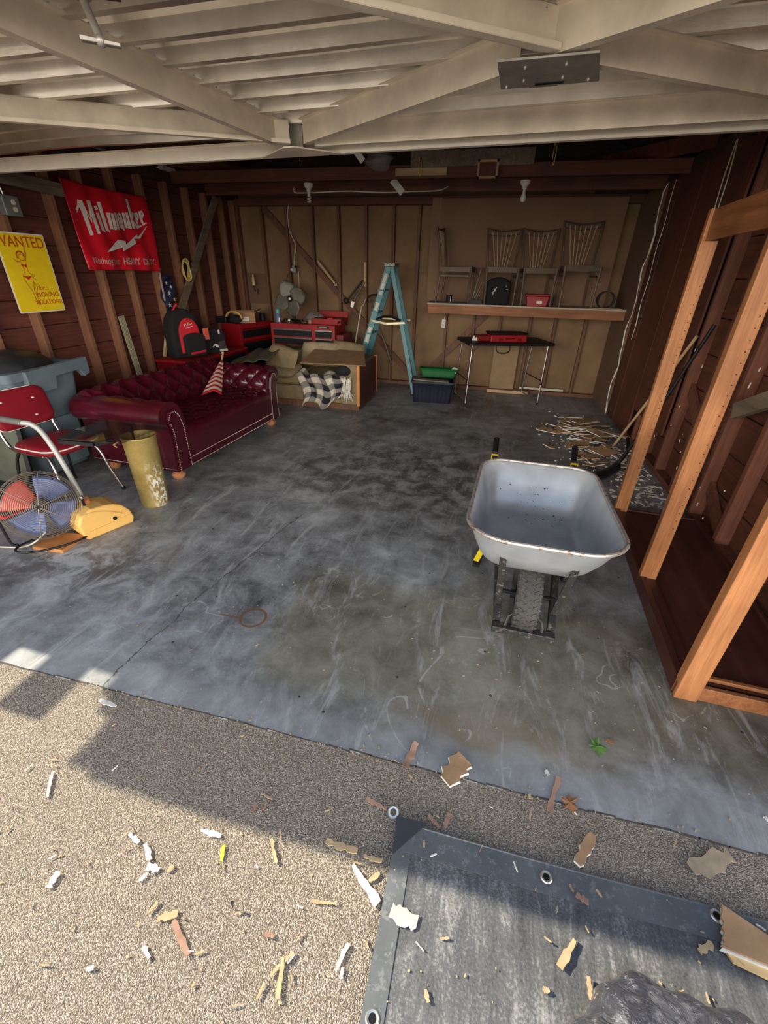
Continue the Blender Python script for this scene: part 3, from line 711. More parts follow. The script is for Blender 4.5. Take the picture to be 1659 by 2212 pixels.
for sx,sy in ((1,1),(1,-1),(-1,1),(-1,-1)):
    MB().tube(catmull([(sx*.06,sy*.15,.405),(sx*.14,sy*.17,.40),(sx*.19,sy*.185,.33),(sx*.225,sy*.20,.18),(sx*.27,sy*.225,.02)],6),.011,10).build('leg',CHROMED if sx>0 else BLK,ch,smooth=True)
    MB().cyl((sx*.27,sy*.225,.0),(sx*.272,sy*.226,.022),.015,12).build('foot_cap',BLK,ch)
MB().bar((-.16,0,.412),(.16,0,.412),.25,.012).build('seat_pan',STEEL,ch)

# gold bin
gb=thing('gold_wastebin','tall gold painted round bin with chipped paint down one side','bin',(-2.40,2.47,0))
mb=MB(); mb.lathe([(0,.004),(.094,.004),(.096,0),(.098,.01),(.114,.54),(.117,.545),(.114,.548),(.110,.54),(.094,.02),(0,.02)],(-2.40,2.47,0),40); 
mb.build('bin_body',GOLDB,gb,smooth=True,ang=50)
MB().lathe([(.114,.538),(.119,.540),(.119,.548),(.110,.548)],(-2.40,2.47,0),40).build('rolled_rim',GOLDB,gb,smooth=True)
MB().tube([(-2.53,2.41,.50),(-2.56,2.39,.48),(-2.545,2.40,.46)],.006,6).build('side_clip',GOLDB,gb)

# smoked glass side table with black tray frame
gt=thing('glass_side_table','smoked glass topped side table with black frame beside the gold bin','table',(-2.62,2.5,0))
F=frame((-2.60,2.12,.605),(.46,.03,0),(-.06,.42,0))
gl=MB().prism([(-.10,0),(.36,0),(.42,.40),(-.12,.42)],0,.008,F).build('glass_top',SMOKE,gt)
fm=MB()
for a,b in (((-.10,.01),(.16,.01)),((.16,.01),(.22,.10)),((-.10,.01),(-.12,.20))): fm.bar(F@Vector((*a,-.018)),F@Vector((*b,-.018)),.03,.024)
fm.build('frame_rail',BLK,gt)
for x,y in ((.12,.44),):
    MB().bar(F@Vector((x,y-.05,-.01)),Vector((-2.52,2.60,0)),.03,.03).build('leg',BLK,gt)

# yellow hooded machine with long tube handle
ym=thing('yellow_scoop_machine','yellow enamel hooded scoop with a long bent steel tube handle','tool',(-2.6,2.1,0))
hp=[(0,0),(.30,0),(.315,.04),(.30,.10),(.26,.155),(.21,.185),(.15,.20),(.07,.205),(.0,.18),(-.03,.12),(-.02,.05)]
Fy=frame((-2.635,1.955,.0),(.16,.42,0),(0,0,1))
ho=MB()
n=len(hp)
ho.prism(hp,0,.20,Fy); hs=ho.build('hood',YEL,ym,bevel=.012)
MB().bar(Fy@Vector((.02,.055,.204)),Fy@Vector((.28,.07,.202)),.005,.006).build('groove',YEL,hs)
MB().bar(Fy@Vector((.20,.11,.201)),Fy@Vector((.26,.118,.201)),.006,.008).build('rib',YEL,hs)
MB().cyl(Fy@Vector((.19,.085,.198)),Fy@Vector((.19,.085,.206)),.013).build('bolt',BLK,hs)
MB().tube(catmull([Fy@Vector((.24,.10,.205)),Fy@Vector((.16,.15,.204)),Fy@Vector((.08,.18,.203)),Fy@Vector((.0,.185,.2))],4),.005,6).build('rim_bead',YEL,hs)
MB().cyl(Fy@Vector((.10,.19,.06)),Fy@Vector((.09,.225,.06)),.035).build('collar',ORP,hs,smooth=True)
MB().tube(catmull([(-2.63,2.08,.20),(-2.64,2.08,.27),(-2.70,2.08,.50),(-2.75,2.07,.655),(-2.79,2.05,.715),(-2.84,2.02,.73)],7),.0165,14).build('tube_handle',M('dull_grey_tube',(.42,.42,.40),.5,.2),ym,smooth=True)
gr=MB().tube([(-2.83,2.03,.728),(-2.955,1.97,.765)],.021,14).build('grip',M('grey_rubber_grip',(.10,.095,.085),.7),ym,smooth=True)

# wire cage fan on a board
fb=MB().box((-2.60,1.805,.012),(.22,.19,.024),Matrix.Rotation(R(4),3,'Z')); tag(fb.build('wooden_board',M('varnished_board',(.50,.20,.06),.5),bevel=.002),'orange varnished board under the wire cage fan','board')
fn_=thing('cage_fan','floor fan with wire cage, blue blade and curved tube stand','fan',(-2.56,1.80,.02))
fc=Vector((-2.66,1.82,.265)); Ff=frame(fc,(.68,.73,.0),(-.22,.20,.95))   # local z looks at camera

zdir=Ff.to_3x3()@Vector((0,0,1))
cg=MB(); NH=6
def hexr(r,t):
    a=t*2*PI; k=a%(PI/3)-PI/6; return r*(.93+.07*math.cos(PI/6)/math.cos(k)) 
for k,(r,z) in enumerate([(.02+i*.0105,.075-.055*((i/18)**2.2)) for i in range(19)]):
    cg.tube([Ff@Vector((hexr(r,t/36)*math.cos(t/36*2*PI),hexr(r,t/36)*math.sin(t/36*2*PI),z)) for t in range(36)],.0016,4,closed=True)
for a in range(6):
    an=a*PI/3+.3; cg.tube([Ff@Vector((r*math.cos(an),r*math.sin(an),z+.003)) for r,z in ((.01,.078),(.10,.066),(.17,.04),(.212,.018),(.216,-.04),(.19,-.085),(.06,-.11))],.0022,5)
for z,r in ((.012,.215),(-.02,.218),(-.05,.214),(-.08,.20),(-.10,.17),(-.11,.13),(-.115,.09),(-.117,.05)):
    cg.tube([Ff@Vector((r*math.cos(t/36*2*PI),r*math.sin(t/36*2*PI),z)) for t in range(36)],.0018,4,closed=True)
cg.build('wire_cage',M('tarnished_wire',(.42,.36,.29),.35,.8),fn_,smooth=True)
for k in range(4):
    a=k*PI/2+.9
    def bl(u,v,a=a):
        r=.03+.16*u; an=a+(v-.5)*(1.45-.2*u); return Ff@Vector((r*math.cos(an),r*math.sin(an),-.03+.035*(v-.5)))
    MB().grid(bl,8,10).build('fan_blade',BLUEM if k!=1 else M('red_fan_blade',(.5,.05,.03),.5),fn_,smooth=True,solid=.003)
MB().cyl(Ff@Vector((0,0,.0)),Ff@Vector((0,0,-.12)),.045,18).build('motor',BLK,fn_,smooth=True)
sd=MB(); xd=Ff.to_3x3()@Vector((1,0,0))
for s in (-1,1):
    P0=fc+xd*s*.222; sd.tube(catmull([P0,P0+Vector((0,0,-.10)),Vector((P0.x,P0.y,.05))-xd*s*.01,Vector((P0.x,P0.y,.032))-xd*s*.04],5),.008,8,flat=1)
sd.tube([fc+Vector((.05,-.04,-.232))+xd*.20*math.cos(t)+Vector((.3,-.28,0)).normalized()*.10*math.sin(t) for t in [i*2*PI/30 for i in range(30)]],.007,8,closed=True)
sd.build('tube_stand',BLK,fn_,smooth=True)
MB().ball(fc+xd*.222,.014,n=8).build('pivot_knob',CHROME,fn_,smooth=True)
MB().tube(catmull([(-2.64,1.78,.10),(-2.72,1.70,.03),(-2.9,1.66,.012),(-3.3,1.62,.006)],6),.005,8).build('power_cord',CABLE,fn_,smooth=True)
# red and black tool bag half out of frame
tb=thing('tool_bag','red and black tool bag at the left edge behind the cage fan','bag',(-3.25,2.02,0))
MB().box((-3.28,2.02,.11),(.30,.22,.22)).build('bag_body',BLKM,tb,bevel=.02)
MB().box((-3.28,2.0,.13),(.31,.23,.03)).build('red_band',REDF,tb,bevel=.004); MB().box((-3.28,2.0,.06),(.31,.23,.02)).build('red_band',REDF,tb,bevel=.004)

# ------------------------------------------------ on the left wall
FW=lambda y,z,x=-4.045: frame((x,y,z),(0,1,0),(0,0,1))
bnr=thing('wall_banner','red banner with white script lettering and lightning bolt on left wall','banner',(-4.045,4.6,1.57))
mb=MB()
def bf(u,v):
    y=4.03+1.13*u+.07*(1-v)*(1-u); z=1.565+.735*v+.02*math.sin(PI*u)*(1-v)*.3-.015*math.sin(u*PI)*v
    return Vector((-4.042+.012*math.sin(u*26+v*3)*(1-.5*v)+.010*math.sin(u*11-v*5),y,z))
mb.grid(bf,70,40); mb.build('banner_cloth',BANN,bnr,smooth=True,solid=.002)
FL=FW(4.60,2.045,-4.012)@Matrix.Rotation(R(6),4,'Z')@Matrix.Diagonal((1.12,.98,1,1))
def bx_(y,z):
    v=(z-1.565)/.735; u=(y-4.03-.07*(1-v))/(1.13-.07*(1-v)); return -4.042+.012*math.sin(u*26+v*3)*(1-.5*v)+.010*math.sin(u*11-v*5)
def drape(mb,off=.004):
    for p in mb.v: p.x=bx_(p.y,p.z)+.006+(p.x+4.012)
lt_=MB(); W=.040
L_=[ # script wordmark built from strokes
 ([(-.40,.075),(-.345,.115),(-.33,.13)],[.012,.028,.03]),([(-.335,.15),(-.325,-.14)],[.045,.03]),([(-.325,.13),(-.285,-.02),(-.245,.14)],[.03,.03,.03]),([(-.245,.15),(-.255,-.13)],[.045,.03]),([(-.34,.15),(-.40,.05)],[.03,.006]),
 ([(-.185,.05),(-.19,-.10),(-.165,-.115)],[.035,.035,.015]),([(-.18,.105),(-.175,.075)],[.035,.035]),
 ([(-.13,.14),(-.135,-.10),(-.11,-.115)],[.035,.035,.015]),
 ([(-.075,.05),(-.08,-.09),(-.045,-.10),(-.03,.045)],[.035,.03,.025,.03]),([(-.03,.04),(-.035,-.09),(.0,-.10),(.015,.05)],[.03,.03,.025,.03]),
 ([(.085,.045),(.05,.03),(.045,-.08),(.07,-.10),(.09,.03)],[.02,.025,.03,.025,.03]),([(.09,.04),(.09,-.10),(.105,-.11)],[.03,.03,.015]),
 ([(.135,.05),(.132,-.085),(.165,-.095),(.175,.05)],[.03,.03,.025,.03]),([(.175,.04),(.18,-.10)],[.03,.025]),
 ([(.225,.17),(.222,-.10)],[.036,.036]),([(.225,-.03),(.275,.05)],[.02,.026]),([(.235,-.03),(.285,-.10)],[.02,.028]),
 ([(.30,-.03),(.335,.01),(.33,.045),(.305,.04),(.297,-.03),(.30,-.085),(.345,-.075)],[.018,.02,.022,.026,.03,.03,.012]),
 ([(.365,-.01),(.40,.03),(.395,.06),(.37,.055),(.362,-.01),(.368,-.065),(.41,-.05)],[.018,.02,.022,.026,.03,.03,.012])]
L_=[(p_,[q_*1.0 for q_ in w_]) for p_,w_ in L_]; strokes(lt_,L_,FL); drape(lt_)
lt_.build('script_lettering',WHTP,bnr)
def dtext(b_,s_,F_,sx_,bo_):
    o=text(b_,s_,F_,WHTP,'slogan_lettering',bnr,sx=sx_,bold=bo_); L0=WM[bnr.name].translation
    for v in o.data.vertices: v.co.x=bx_(v.co.y+L0.y,v.co.z+L0.z)+.011-L0.x
bo=MB()
for tri in ([(-.31,-.245),(-.10,-.125),(-.13,-.205)],[(-.13,-.205),(-.10,-.125),(.08,-.13),(.02,-.215)],[(-.135,-.20),(.03,-.215),(-.06,-.28),(-.12,-.285)][::-1]): pass
bolt=[(-.32,-.27),(-.13,-.155),(-.03,-.175),(-.035,-.215),(.17,-.115),(.175,-.145),(.37,-.03),(.20,-.16),(.12,-.155),(.125,-.205),(-.09,-.275),(-.085,-.235)]
bo.prism([(x*.90+.05,y*.88-.055) for x,y in bolt],0,.006,FL); bo.build('lightning_bolt',WHTP,bnr)
dtext('Nothing but',.088,FW(4.35,1.65,-4.012),.88,0)
dtext('HEAVY',.088,FW(4.71,1.655,-4.012),.90,.002); dtext('DUTY.',.088,FW(4.98,1.655,-4.012),.90,.002)
for y,z in ((4.05,2.28),(5.14,2.28),(5.14,1.59),(4.12,1.59)): MB().lathe([(.006,0),(.012,0),(.012,.003),(.006,.003)],(-4.03,y,z),10,Matrix.Rotation(PI/2,3,'Y')).build('grommet',BRASSN,bnr)
# tin sign
sg=thing('tin_sign','yellow tin sign headed WANTED with a line drawn dancing figure','sign',(-4.04,3.47,1.23))
def quadp(w,h,r): return rrect(w,h,r,4)
MB().prism(quadp(.225,.305,.012),0,.004,FW(3.47,1.53)).build('sign_border',WHTP,sg)
MB().prism(quadp(.215,.295,.010),0,.0055,FW(3.47,1.53)).build('sign_plate',YELS,sg)
text('WANTED',.118,FW(3.455,1.765,-4.038),ORNG,'heading',sg,sx=.86)
text('for...',.055,FW(3.53,1.42,-4.038),ORNG,'small_lettering',sg,shear=.3)
text('MOVING',.056,FW(3.56,1.365,-4.038),ORNG,'small_lettering',sg)
text('VIOLATIONS!',.050,FW(3.55,1.305,-4.038),ORNG,'small_lettering',sg,sx=.9)
fg=MB(); FG=FW(3.42,1.50,-4.038); q=.0045
body=[ (arc((.0,.155),.024,0,2*PI,12),q),(arc((-.004,.165),.034,-.3,PI+.6,10),.012),
 ([(.03,.13),(.055,.19),(.045,.225)],q),([(.012,.125),(.04,.19),(.055,.225)],q),
 ([(-.018,.125),(-.055,.12),(-.075,.145)],q),([(-.018,.115),(-.06,.11)],q),
 ([(-.022,.11),(-.012,.07),(-.018,.045),(-.04,.01),(-.03,-.04),(.0,-.10),(.01,-.17),(.022,-.215)],q),
 ([(.026,.115),(.02,.075),(.02,.05),(.045,.015),(.035,-.04),(.02,-.10),(.03,-.17),(.036,-.215)],q),
 ([(.035,-.03),(.06,-.07),(.03,-.13),(.02,-.12)],q),([(.045,.03),(.07,.02),(.05,.0),(.075,-.02)],q)]
strokes(fg,body,FG,0,.0006); fg.build('figure_outline',ORNG,sg)
fr=MB(); fr.prism(arc((-.012,.095),.011,0,2*PI,10),0,.0008,FG); fr.prism(arc((.014,.092),.011,0,2*PI,10),0,.0008,FG); fr.prism([(-.035,.012),(.040,.012),(.0,-.015)],0,.0008,FG)
fr.build('figure_bikini',REDF,sg)
# outlet box with conduit
ob=thing('outlet_box','grey metal outlet box with two round sockets above the yellow sign','outlet',(-4.0,3.46,1.95))
MB().bb((-4.05,3.38,1.95),(-3.985,3.52,2.09)).build('box_body',MET,ob,bevel=.006)
for z in (2.045,1.995): MB().cyl((-3.986,3.465,z),(-3.980,3.465,z),.018).build('socket',CABLE,ob)
MB().cyl((-4.03,3.44,2.09),(-4.03,3.40,2.30),.011).build('conduit',CHROMED,ob,smooth=True)
MB().ball((-4.0,3.40,2.27),.05,n=10).build('junction_knob',MET,ob,smooth=True)
# dark sander-like cloth hanging under box
# ribbed plastic strip leaning on the wall
rs=MB().bar((-4.03,4.46,.02),(-4.035,4.35,1.13),.008,.085,(0,1,0))
for k in range(4): rs.bar((-4.022,4.425+k*.02,.05),(-4.027,4.325+k*.02,1.1),.006,.006,(0,1,0))
tag(rs.build('ribbed_panel_strip',M('olive_plastic_strip',(.34,.31,.20),.6)),'pale olive ribbed strip standing between studs behind the sofa','panel')
# coil of rope on brace
co_=MB(); 
for k in range(5): co_.tube([(-4.03+.006*k+.01*math.sin(a*3+k),5.62+(.055+.006*k)*math.cos(a),1.585+(.10+.007*k)*math.sin(a)) for a in [i*2*PI/24 for i in range(24)]],.006,6,closed=True)
tag(co_.build('rope_coil',LIP,smooth=True),'small coil of yellow rope hung on the diagonal brace','rope')
# flag hanging on left wall above backpack
fg=thing('star_flag','folded navy flag with white stars hung above the backpack','flag',(-4.0,5.2,1.1))
mb=MB(); mb.grid(lambda u,v:Vector((-4.03+.03*math.sin(u*9+v*4)+.03*v,5.08+.26*v*(.35+.65*(1-u))*1.0,1.52-.42*u)),24,12); mb.build('navy_cloth',NVF,fg,smooth=True,solid=.004)
mb=MB(); mb.grid(lambda u,v:Vector((-4.0,5.06+.025*v,1.55-.30*u)),10,3); mb.build('striped_edge',PKF,fg,solid=.004)
def star(r): return [(r*(1 if i%2==0 else .42)*math.sin(i*PI/5),r*(1 if i%2==0 else .42)*math.cos(i*PI/5)) for i in range(10)]
ss=MB()
for y,z,r in ((5.14,1.44,.022),(5.21,1.40,.022),(5.16,1.33,.03),(5.23,1.26,.026),(5.13,1.20,.03),(5.20,1.17,.028)):
    ss.prism(star(r),0,.003,FW(y,z,-3.985))
ss.build('white_stars',WHTP,fg)
MB().bar((-4.02,4.88,.62),(-4.03,5.10,1.06),.03,.03).build('leaning_batten',W_PINE); o=bpy.data.objects['leaning_batten']; tag(o,'pale wooden batten leaning between studs left of the backpack','wood')

# red tool chest behind the sofa with the backpack on it
tc_=thing('tool_chest','low red steel tool chest between the sofa and the left wall','tool chest',(-4.0,5.25,0))
MB().bb((-4.03,4.72,.0),(-3.52,6.02,.60)).build('chest_body',REDD,tc_,bevel=.008)
MB().bb((-4.04,4.71,.585),(-3.51,6.03,.615)).build('chest_lid',REDP,tc_,bevel=.006)
for k in range(3): MB().bb((-3.52,4.80,.08+k*.17),(-3.508,5.94,.22+k*.17)).build('drawer',BLK,tc_,bevel=.003)
bp_=thing('backpack','black backpack with red front panel standing on the low red chest','backpack',(-3.75,5.0,.615))
BF=frame((-3.80,5.02,.615),(.35,.85,0),(0,0,1))     # x right, y up, z towards the camera
if (BF.to_3x3()@Vector((0,0,1))).x<0: BF=frame((-3.80,5.02,.615),(-.35,-.85,0),(0,0,1))
def bag(mb,w,h,d,M4,z0=0,round_=.12,top=.6):
    pts=[(-w/2,0),(w/2,0),(w/2,h*top)]+[(w/2*math.cos(a),h*top+h*(1-top)*math.sin(a)) for a in [PI/16*i for i in range(1,16)]]+[(-w/2,h*top)]
    mb.prism(pts,z0,z0+d,M4); return mb
bag(MB(),.40,.56,.20,BF,-.10).build('main_pocket',BLKM,bp_,bevel=.04)
bag(MB(),.27,.40,.03,BF@Matrix.Translation((.02,.06,0)),.10,top=.55).build('red_front_panel',REDF,bp_,bevel=.01)
bag(MB(),.28,.27,.07,BF@Matrix.Translation((.05,.02,0)),.12,top=.8).build('front_pocket',BLKM,bp_,bevel=.02)
MB().bar(BF@Vector((-.05,.06,.195)),BF@Vector((.16,.075,.195)),.025,.006,BF.to_3x3()@Vector((0,0,1))).build('red_trim',REDF,bp_)
MB().tube(catmull([BF@Vector((-.08,.53,.0)),BF@Vector((-.05,.60,.05)),BF@Vector((-.02,.61,.02)),BF@Vector((.02,.55,-.02))],4),.01,6).build('top_loop',REDF,bp_)
strokes_m=MB(); strokes(strokes_m,[([(-.04,.37),(-.02,.40),(.0,.37),(.02,.41),(.04,.38),(.07,.40)],.008),([(-.03,.345),(.07,.365)],.006)],BF,.131,.134); strokes_m.build('logo_lettering',WHTP,bp_)
MB().prism([(.18,.20),(.26,.20),(.26,.33),(.18,.33)],.16,.163,BF).build('paper_tag',SALM,bp_)
cse=thing('soft_tool_pouch','black soft tool pouch with grey pockets right of the backpack','pouch',(-3.62,5.45,.615))
PF=frame((-3.66,5.42,.615),(.45,.8,0),(0,0,1))
if (PF.to_3x3()@Vector((0,0,1))).x<0: PF=frame((-3.66,5.42,.615),(-.45,-.8,0),(0,0,1))
bag(MB(),.30,.30,.16,PF,-.08,top=.8).build('pouch_body',BLKM,cse,bevel=.02)
MB().prism([(.03,.02),(.14,.02),(.12,.15),(.03,.15)],.08,.10,PF).build('grey_pocket',GRYD,cse,bevel=.005)
MB().prism([(.03,.02),(.14,.02),(.14,.05),(.03,.05)],.10,.105,PF).build('grey_label',CABLE,cse)
sk=MB(); sk.prism([(-.06,.08),(-.02,.12),(.02,.11),(.03,.07),(.0,.08),(-.02,.10)],.081,.086,PF); sk.build('white_emblem',WHTP,cse)
MB().prism([(.05,.24),(.07,.24),(.07,.29),(.045,.29)],.081,.085,PF).build('white_tab',WHTP,cse)

# ------------------------------------------------ tool cabinets at the back
c1=thing('tool_cabinet','red steel tool cabinet with dark drawers in the back left corner','tool cabinet',(-3.85,6.55,0))
CF=frame((-3.68,6.17,0),(.13,.60,0),(0,0,1))
if (CF.to_3x3()@Vector((0,0,1))).x<0: CF=frame((-3.55,6.77,0),(-.13,-.60,0),(0,0,1))
MB().prism([(0,0),(.72,0),(.72,.90),(0,.90)],-.36,0,CF).build('cabinet_body',REDP,c1,bevel=.006)
for z0,z1 in ((.70,.83),(.50,.66),(.30,.46),(.10,.26)): 
    d_=MB().prism([(.04,z0),(.68,z0),(.68,z1),(.04,z1)],0,.012,CF).build('drawer',BLK,c1,bevel=.003)
    MB().prism([(.04,z1-.025),(.68,z1-.025),(.68,z1-.005),(.04,z1-.005)],.012,.02,CF).build('drawer_pull',REDD,d_)
MB().cyl(CF@Vector((.36,.865,0)),CF@Vector((.36,.865,.006)),.012).build('lock',CHROME,c1)
c2=thing('drawer_cabinet','red drawer cabinet with black drawers and pale pulls against back wall','tool cabinet',(-2.8,6.65,0))
C2=frame((-3.30,6.40,0),(1,0,0),(0,0,1))
MB().bb((-3.30,6.40,.0),(-2.28,6.88,.92)).build('cabinet_body',REDP,c2,bevel=.006)
for x0,x1 in ((-3.25,-2.64),(-2.58,-2.32)):
    for k in range(6):
        z1=.85-k*.115; d_=MB().bb((x0,6.385,z1-.10),(x1,6.40,z1)).build('drawer',BLK,c2,bevel=.003)
        MB().bb((x0,6.377,z1-.018),(x1,6.387,z1)).build('drawer_pull',CHROMED,d_)
MB().cyl((-2.82,6.40,.895),(-2.82,6.394,.895),.008).build('lock',CHROME,c2)
MB().bb((-2.55,6.394,.875),(-2.37,6.40,.905)).build('nameplate',BLK,c2)
text('CRAFTSMAN',.022,frame((-2.46,6.393,.890),(1,0,0),(0,0,1)),WHTP,'nameplate_lettering',c2)
MB().tube([(-2.25,6.45,.95),(-2.22,6.6,1.0),(-2.22,6.8,.9)],.012,8).build('side_handle',REDD,c2,smooth=True)
MB().bb((-2.27,6.42,.05),(-2.16,6.86,.80)).build('side_locker',REDD,c2,bevel=.01)
rb=thing('open_tool_tray','red tool tray with raised lid on the right of the drawer cabinet','tool tray',(-2.45,6.7,.92))
MB().bb((-2.68,6.50,.92),(-2.22,6.85,1.0)).build('tray_body',REDP,rb,bevel=.006); MB().box((-2.45,6.86,1.03),(.46,.02,.10),Matrix.Rotation(-.2,3,'X')).build('tray_lid',REDP,rb,bevel=.004)
pl=MB(); pl.ball((-2.66,6.62,1.00),.15,(1,.8,.4),n=10); 
for i,v in enumerate(pl.v): v.z+= .025*math.sin(v.x*40)*math.cos(v.y*33)
tag(pl.build('clear_plastic_bag',POLY,smooth=True),'crumpled clear plastic bag lying on the drawer cabinet','bag')
# small tools on top
for i,(x,y,l,a,m_,nm,lb) in enumerate([(-3.02,6.47,.12,.3,CHROMED,'socket_wrench','chrome wrench on the drawer cabinet below the fan'),(-2.93,6.52,.14,-.4,BLK,'pliers','black handled pliers left of the clear bag on the cabinet'),(-2.52,6.47,.18,.1,CHROME,'allen_key','bright bent steel key on the red tray front'),(-2.78,6.46,.10,1.0,BRASSN,'ratchet','brass toned ratchet in the middle of the drawer cabinet'),(-2.40,6.47,.12,-.2,REDF,'screwdriver','red handled screwdriver at the right end of the cabinet')]):
    t=MB(); d=Vector((math.cos(a),math.sin(a)*.4,0)); c=Vector((x,y,.94+(.07 if i in(2,4) else 0))); t.tube([c-d*l/2,c,c+d*l/2],[.009,.006,.013],8); t.ball(c+d*l/2,.018,(1,1,.5),n=6); tag(t.build(nm,m_,smooth=True),lb,'tool')
for k,(x,m_) in enumerate(((-3.12,BLK),(-3.06,ALU),(-2.86,BLK),(-2.72,TANL))):
    tag(MB().lathe([(0,0),(.03,0),(.034,.02),(.026,.05),(0,.055)],(x,6.56,.92),12).build('loose_socket',m_,smooth=True),['black knob nearest the blue bottle','silver cup shaped socket under the fan','black round socket right of the fan foot','pale tan knob beside the clear bag'][k],'tool part')
bt_=thing('water_bottle','clear bottle with mint cap and blue label on the drawer cabinet','bottle',(-3.22,6.52,.92))
MB().lathe([(0,0),(.036,0),(.038,.01),(.038,.11),(.030,.125)],(-3.22,6.52,.92)).build('bottle_body',BLUEL,bt_,smooth=True)
MB().lathe([(.032,.12),(.034,.125),(.033,.165),(.022,.185),(0,.19)],(-3.22,6.52,.92)).build('bottle_cap',TEALB,bt_,smooth=True)
MB().prism([(0,0),(.02,0),(.03,.05),(.008,.06)],0,.002,frame((-3.20,6.482,.93),(1,.1,0),(0,0,1))).build('white_mark',WHTP,bt_)
# antique fan
af=thing('antique_fan','old four bladed metal desk fan with bright round hub','fan',(-3.02,6.62,.92))
AF=frame((-3.04,6.60,1.24),(1,.05,0),(0,.05,1)); 
for k in range(4):
    a=PI/4*0.35+k*PI/2
    def pb(u,v,a=a):
        r=.04+.215*u; wv=.125*math.sin(PI*min(1,.18+u*.86))**.55; t=(v-.5)*2; return AF@Vector((r*math.cos(a)-t*wv*math.sin(a),r*math.sin(a)+t*wv*math.cos(a),.01+.028*t))
    MB().grid(pb,12,8).build('fan_blade',GREYB,af,smooth=True,solid=.003)
MB().lathe([(0,.025),(.018,.024),(.026,.014),(.028,0)],AF@Vector((0,0,0)),20,AF.to_3x3()).build('hub_cap',BRASSN,af,smooth=True)
MB().ball(AF@Vector((0,0,-.09)),.06,(1,1,1.2),n=10).build('motor',BLK,af,smooth=True)
MB().tube([(-3.04,6.70,1.20),(-3.03,6.70,1.02),(-3.03,6.69,.96)],.014,10).build('stem',BLK,af,smooth=True)
MB().lathe([(0,0),(.10,0),(.10,.015),(.05,.035),(0,.04)],(-3.03,6.68,.92)).build('base',BLK,af,smooth=True)
# cardboard box, gear, dark mug on the corner cabinet
cb=thing('cardboard_box','long open cardboard box on top of the corner cabinet','box',(-3.80,6.62,.90))
KF=Matrix.Translation((-3.82,6.60,.90))@Matrix.Rotation(R(-62),4,'Z')
kx=MB(); kx.box((0,0,.006),(.42,.30,.01)); kx.box((0,.15,.075),(.42,.006,.15)); kx.box((0,-.15,.07),(.42,.006,.13)); kx.box((.21,0,.07),(.006,.30,.14)); kx.box((-.21,0,.07),(.006,.30,.14))
kk=MB(); kk._a([KF@v for v in kx.v],kx.f); kk.build('box_body',CARD,cb)
kk=MB().box((0,.20,.155),(.42,.11,.004),Matrix.Rotation(.3,3,'X')); k2=MB(); k2._a([KF@v for v in kk.v],kk.f); k2.build('box_flap',CARD,cb)
lb=MB(); lb._a([KF@Vector(v) for v in ((.214,-.05,.02),(.214,.06,.02),(.214,.06,.08),(.214,-.05,.08))],[(0,1,2,3)]); lb.build('white_label',WHTP,cb)
yg=thing('yellow_black_gear','yellow and black strap gear piled at the box front','tool gear',(-3.78,6.28,.90))
MB().ball((-3.80,6.28,.96),.085,(1.3,.7,.7),n=10).build('black_bundle',BLKM,yg,smooth=True)
MB().tube(catmull([(-3.95,6.28,.98),(-3.88,6.25,1.045),(-3.78,6.24,1.06),(-3.70,6.25,1.03),(-3.66,6.24,.97)],5),[.02]*10+[.028]*11,8,flat=.6).build('yellow_strap',YEL,yg,smooth=True)
tag(MB().bb((-4.10,6.24,.90),(-3.93,6.40,.985)).build('black_case',BLK,bevel=.012),'small black case at the left end of the corner cabinet','case')
tag(MB().lathe([(0,0),(.045,0),(.048,.10),(.044,.10),(.042,.01),(0,.01)],(-3.66,6.86,.90)).build('dark_mug',BLK,smooth=True),'dark round tin behind the cardboard box','tin')
lm=thing('wall_lamp','small wall lamp with gold cone shade in back left corner','lamp',(-3.86,7.1,1.36))
MB().lathe([(.030,0),(.014,.155),(.010,.155)],(-3.86,7.06,1.39)).build('cone_shade',M('pale_gold_shade',(.62,.50,.26),.4),lm,smooth=True)
MB().tube([(-3.86,7.06,1.40),(-3.86,7.06,1.33),(-3.86,7.12,1.30)],.006,6).build('stem',BLK,lm); MB().bb((-3.88,7.11,1.26),(-3.84,7.14,1.34)).build('wall_plate',BRN,lm)
# ================================================================ BACK AND RIGHT SIDE
ls=thing('tan_loveseat','low tan upholstered seat with dark wood end panel, heaped with cushions','sofa',(-2.3,5.85,0))
MB().bb((-3.0,5.40,0),(-1.62,6.25,.075)).build('plinth',W_BS,ls)
MB().bb((-3.0,5.40,.075),(-1.86,6.10,.27)).build('seat_base',TAN,ls,bevel=.015)
mb=MB()
for x0,x1 in ((-3.0,-2.44),(-2.43,-1.87)): mb.bb((x0,5.38,.275),(x1,6.05,.42))
mb.build('seat_cushions',TAN,ls,bevel=.035)
MB().bb((-1.86,5.38,.075),(-1.64,6.28,.575)).build('armrest',TAN,ls,bevel=.02)
MB().bb((-3.0,6.02,.075),(-1.86,6.28,.62)).build('backrest',TAN,ls,bevel=.03)
MB().bb((-1.640,5.42,.07),(-1.612,6.26,.565)).build('end_panel',DKR,ls)
for y in (5.40,6.27): MB().bb((-1.645,y-.018,.06),(-1.605,y+.018,.575)).build('corner_strip',ORP,ls,bevel=.003)
def pillow(w,h,t,F,m,name,label,cat='cushion'):
    mb=MB()
    def top(s):
        def fn(u,v):
            a=2*u-1; b=2*v-1; e=(max(0,1-a**4)*max(0,1-b**4))**.5
            return F@Vector((w/2*a*(1-.07*b*b),h/2*b*(1-.07*a*a),s*t/2*e+.004*math.sin(a*9+b*7)*e))
        return fn
    mb.grid(top(1),18,18); mb.grid(top(-1),18,18); return tag(mb.build(name,m,smooth=True),label,cat)
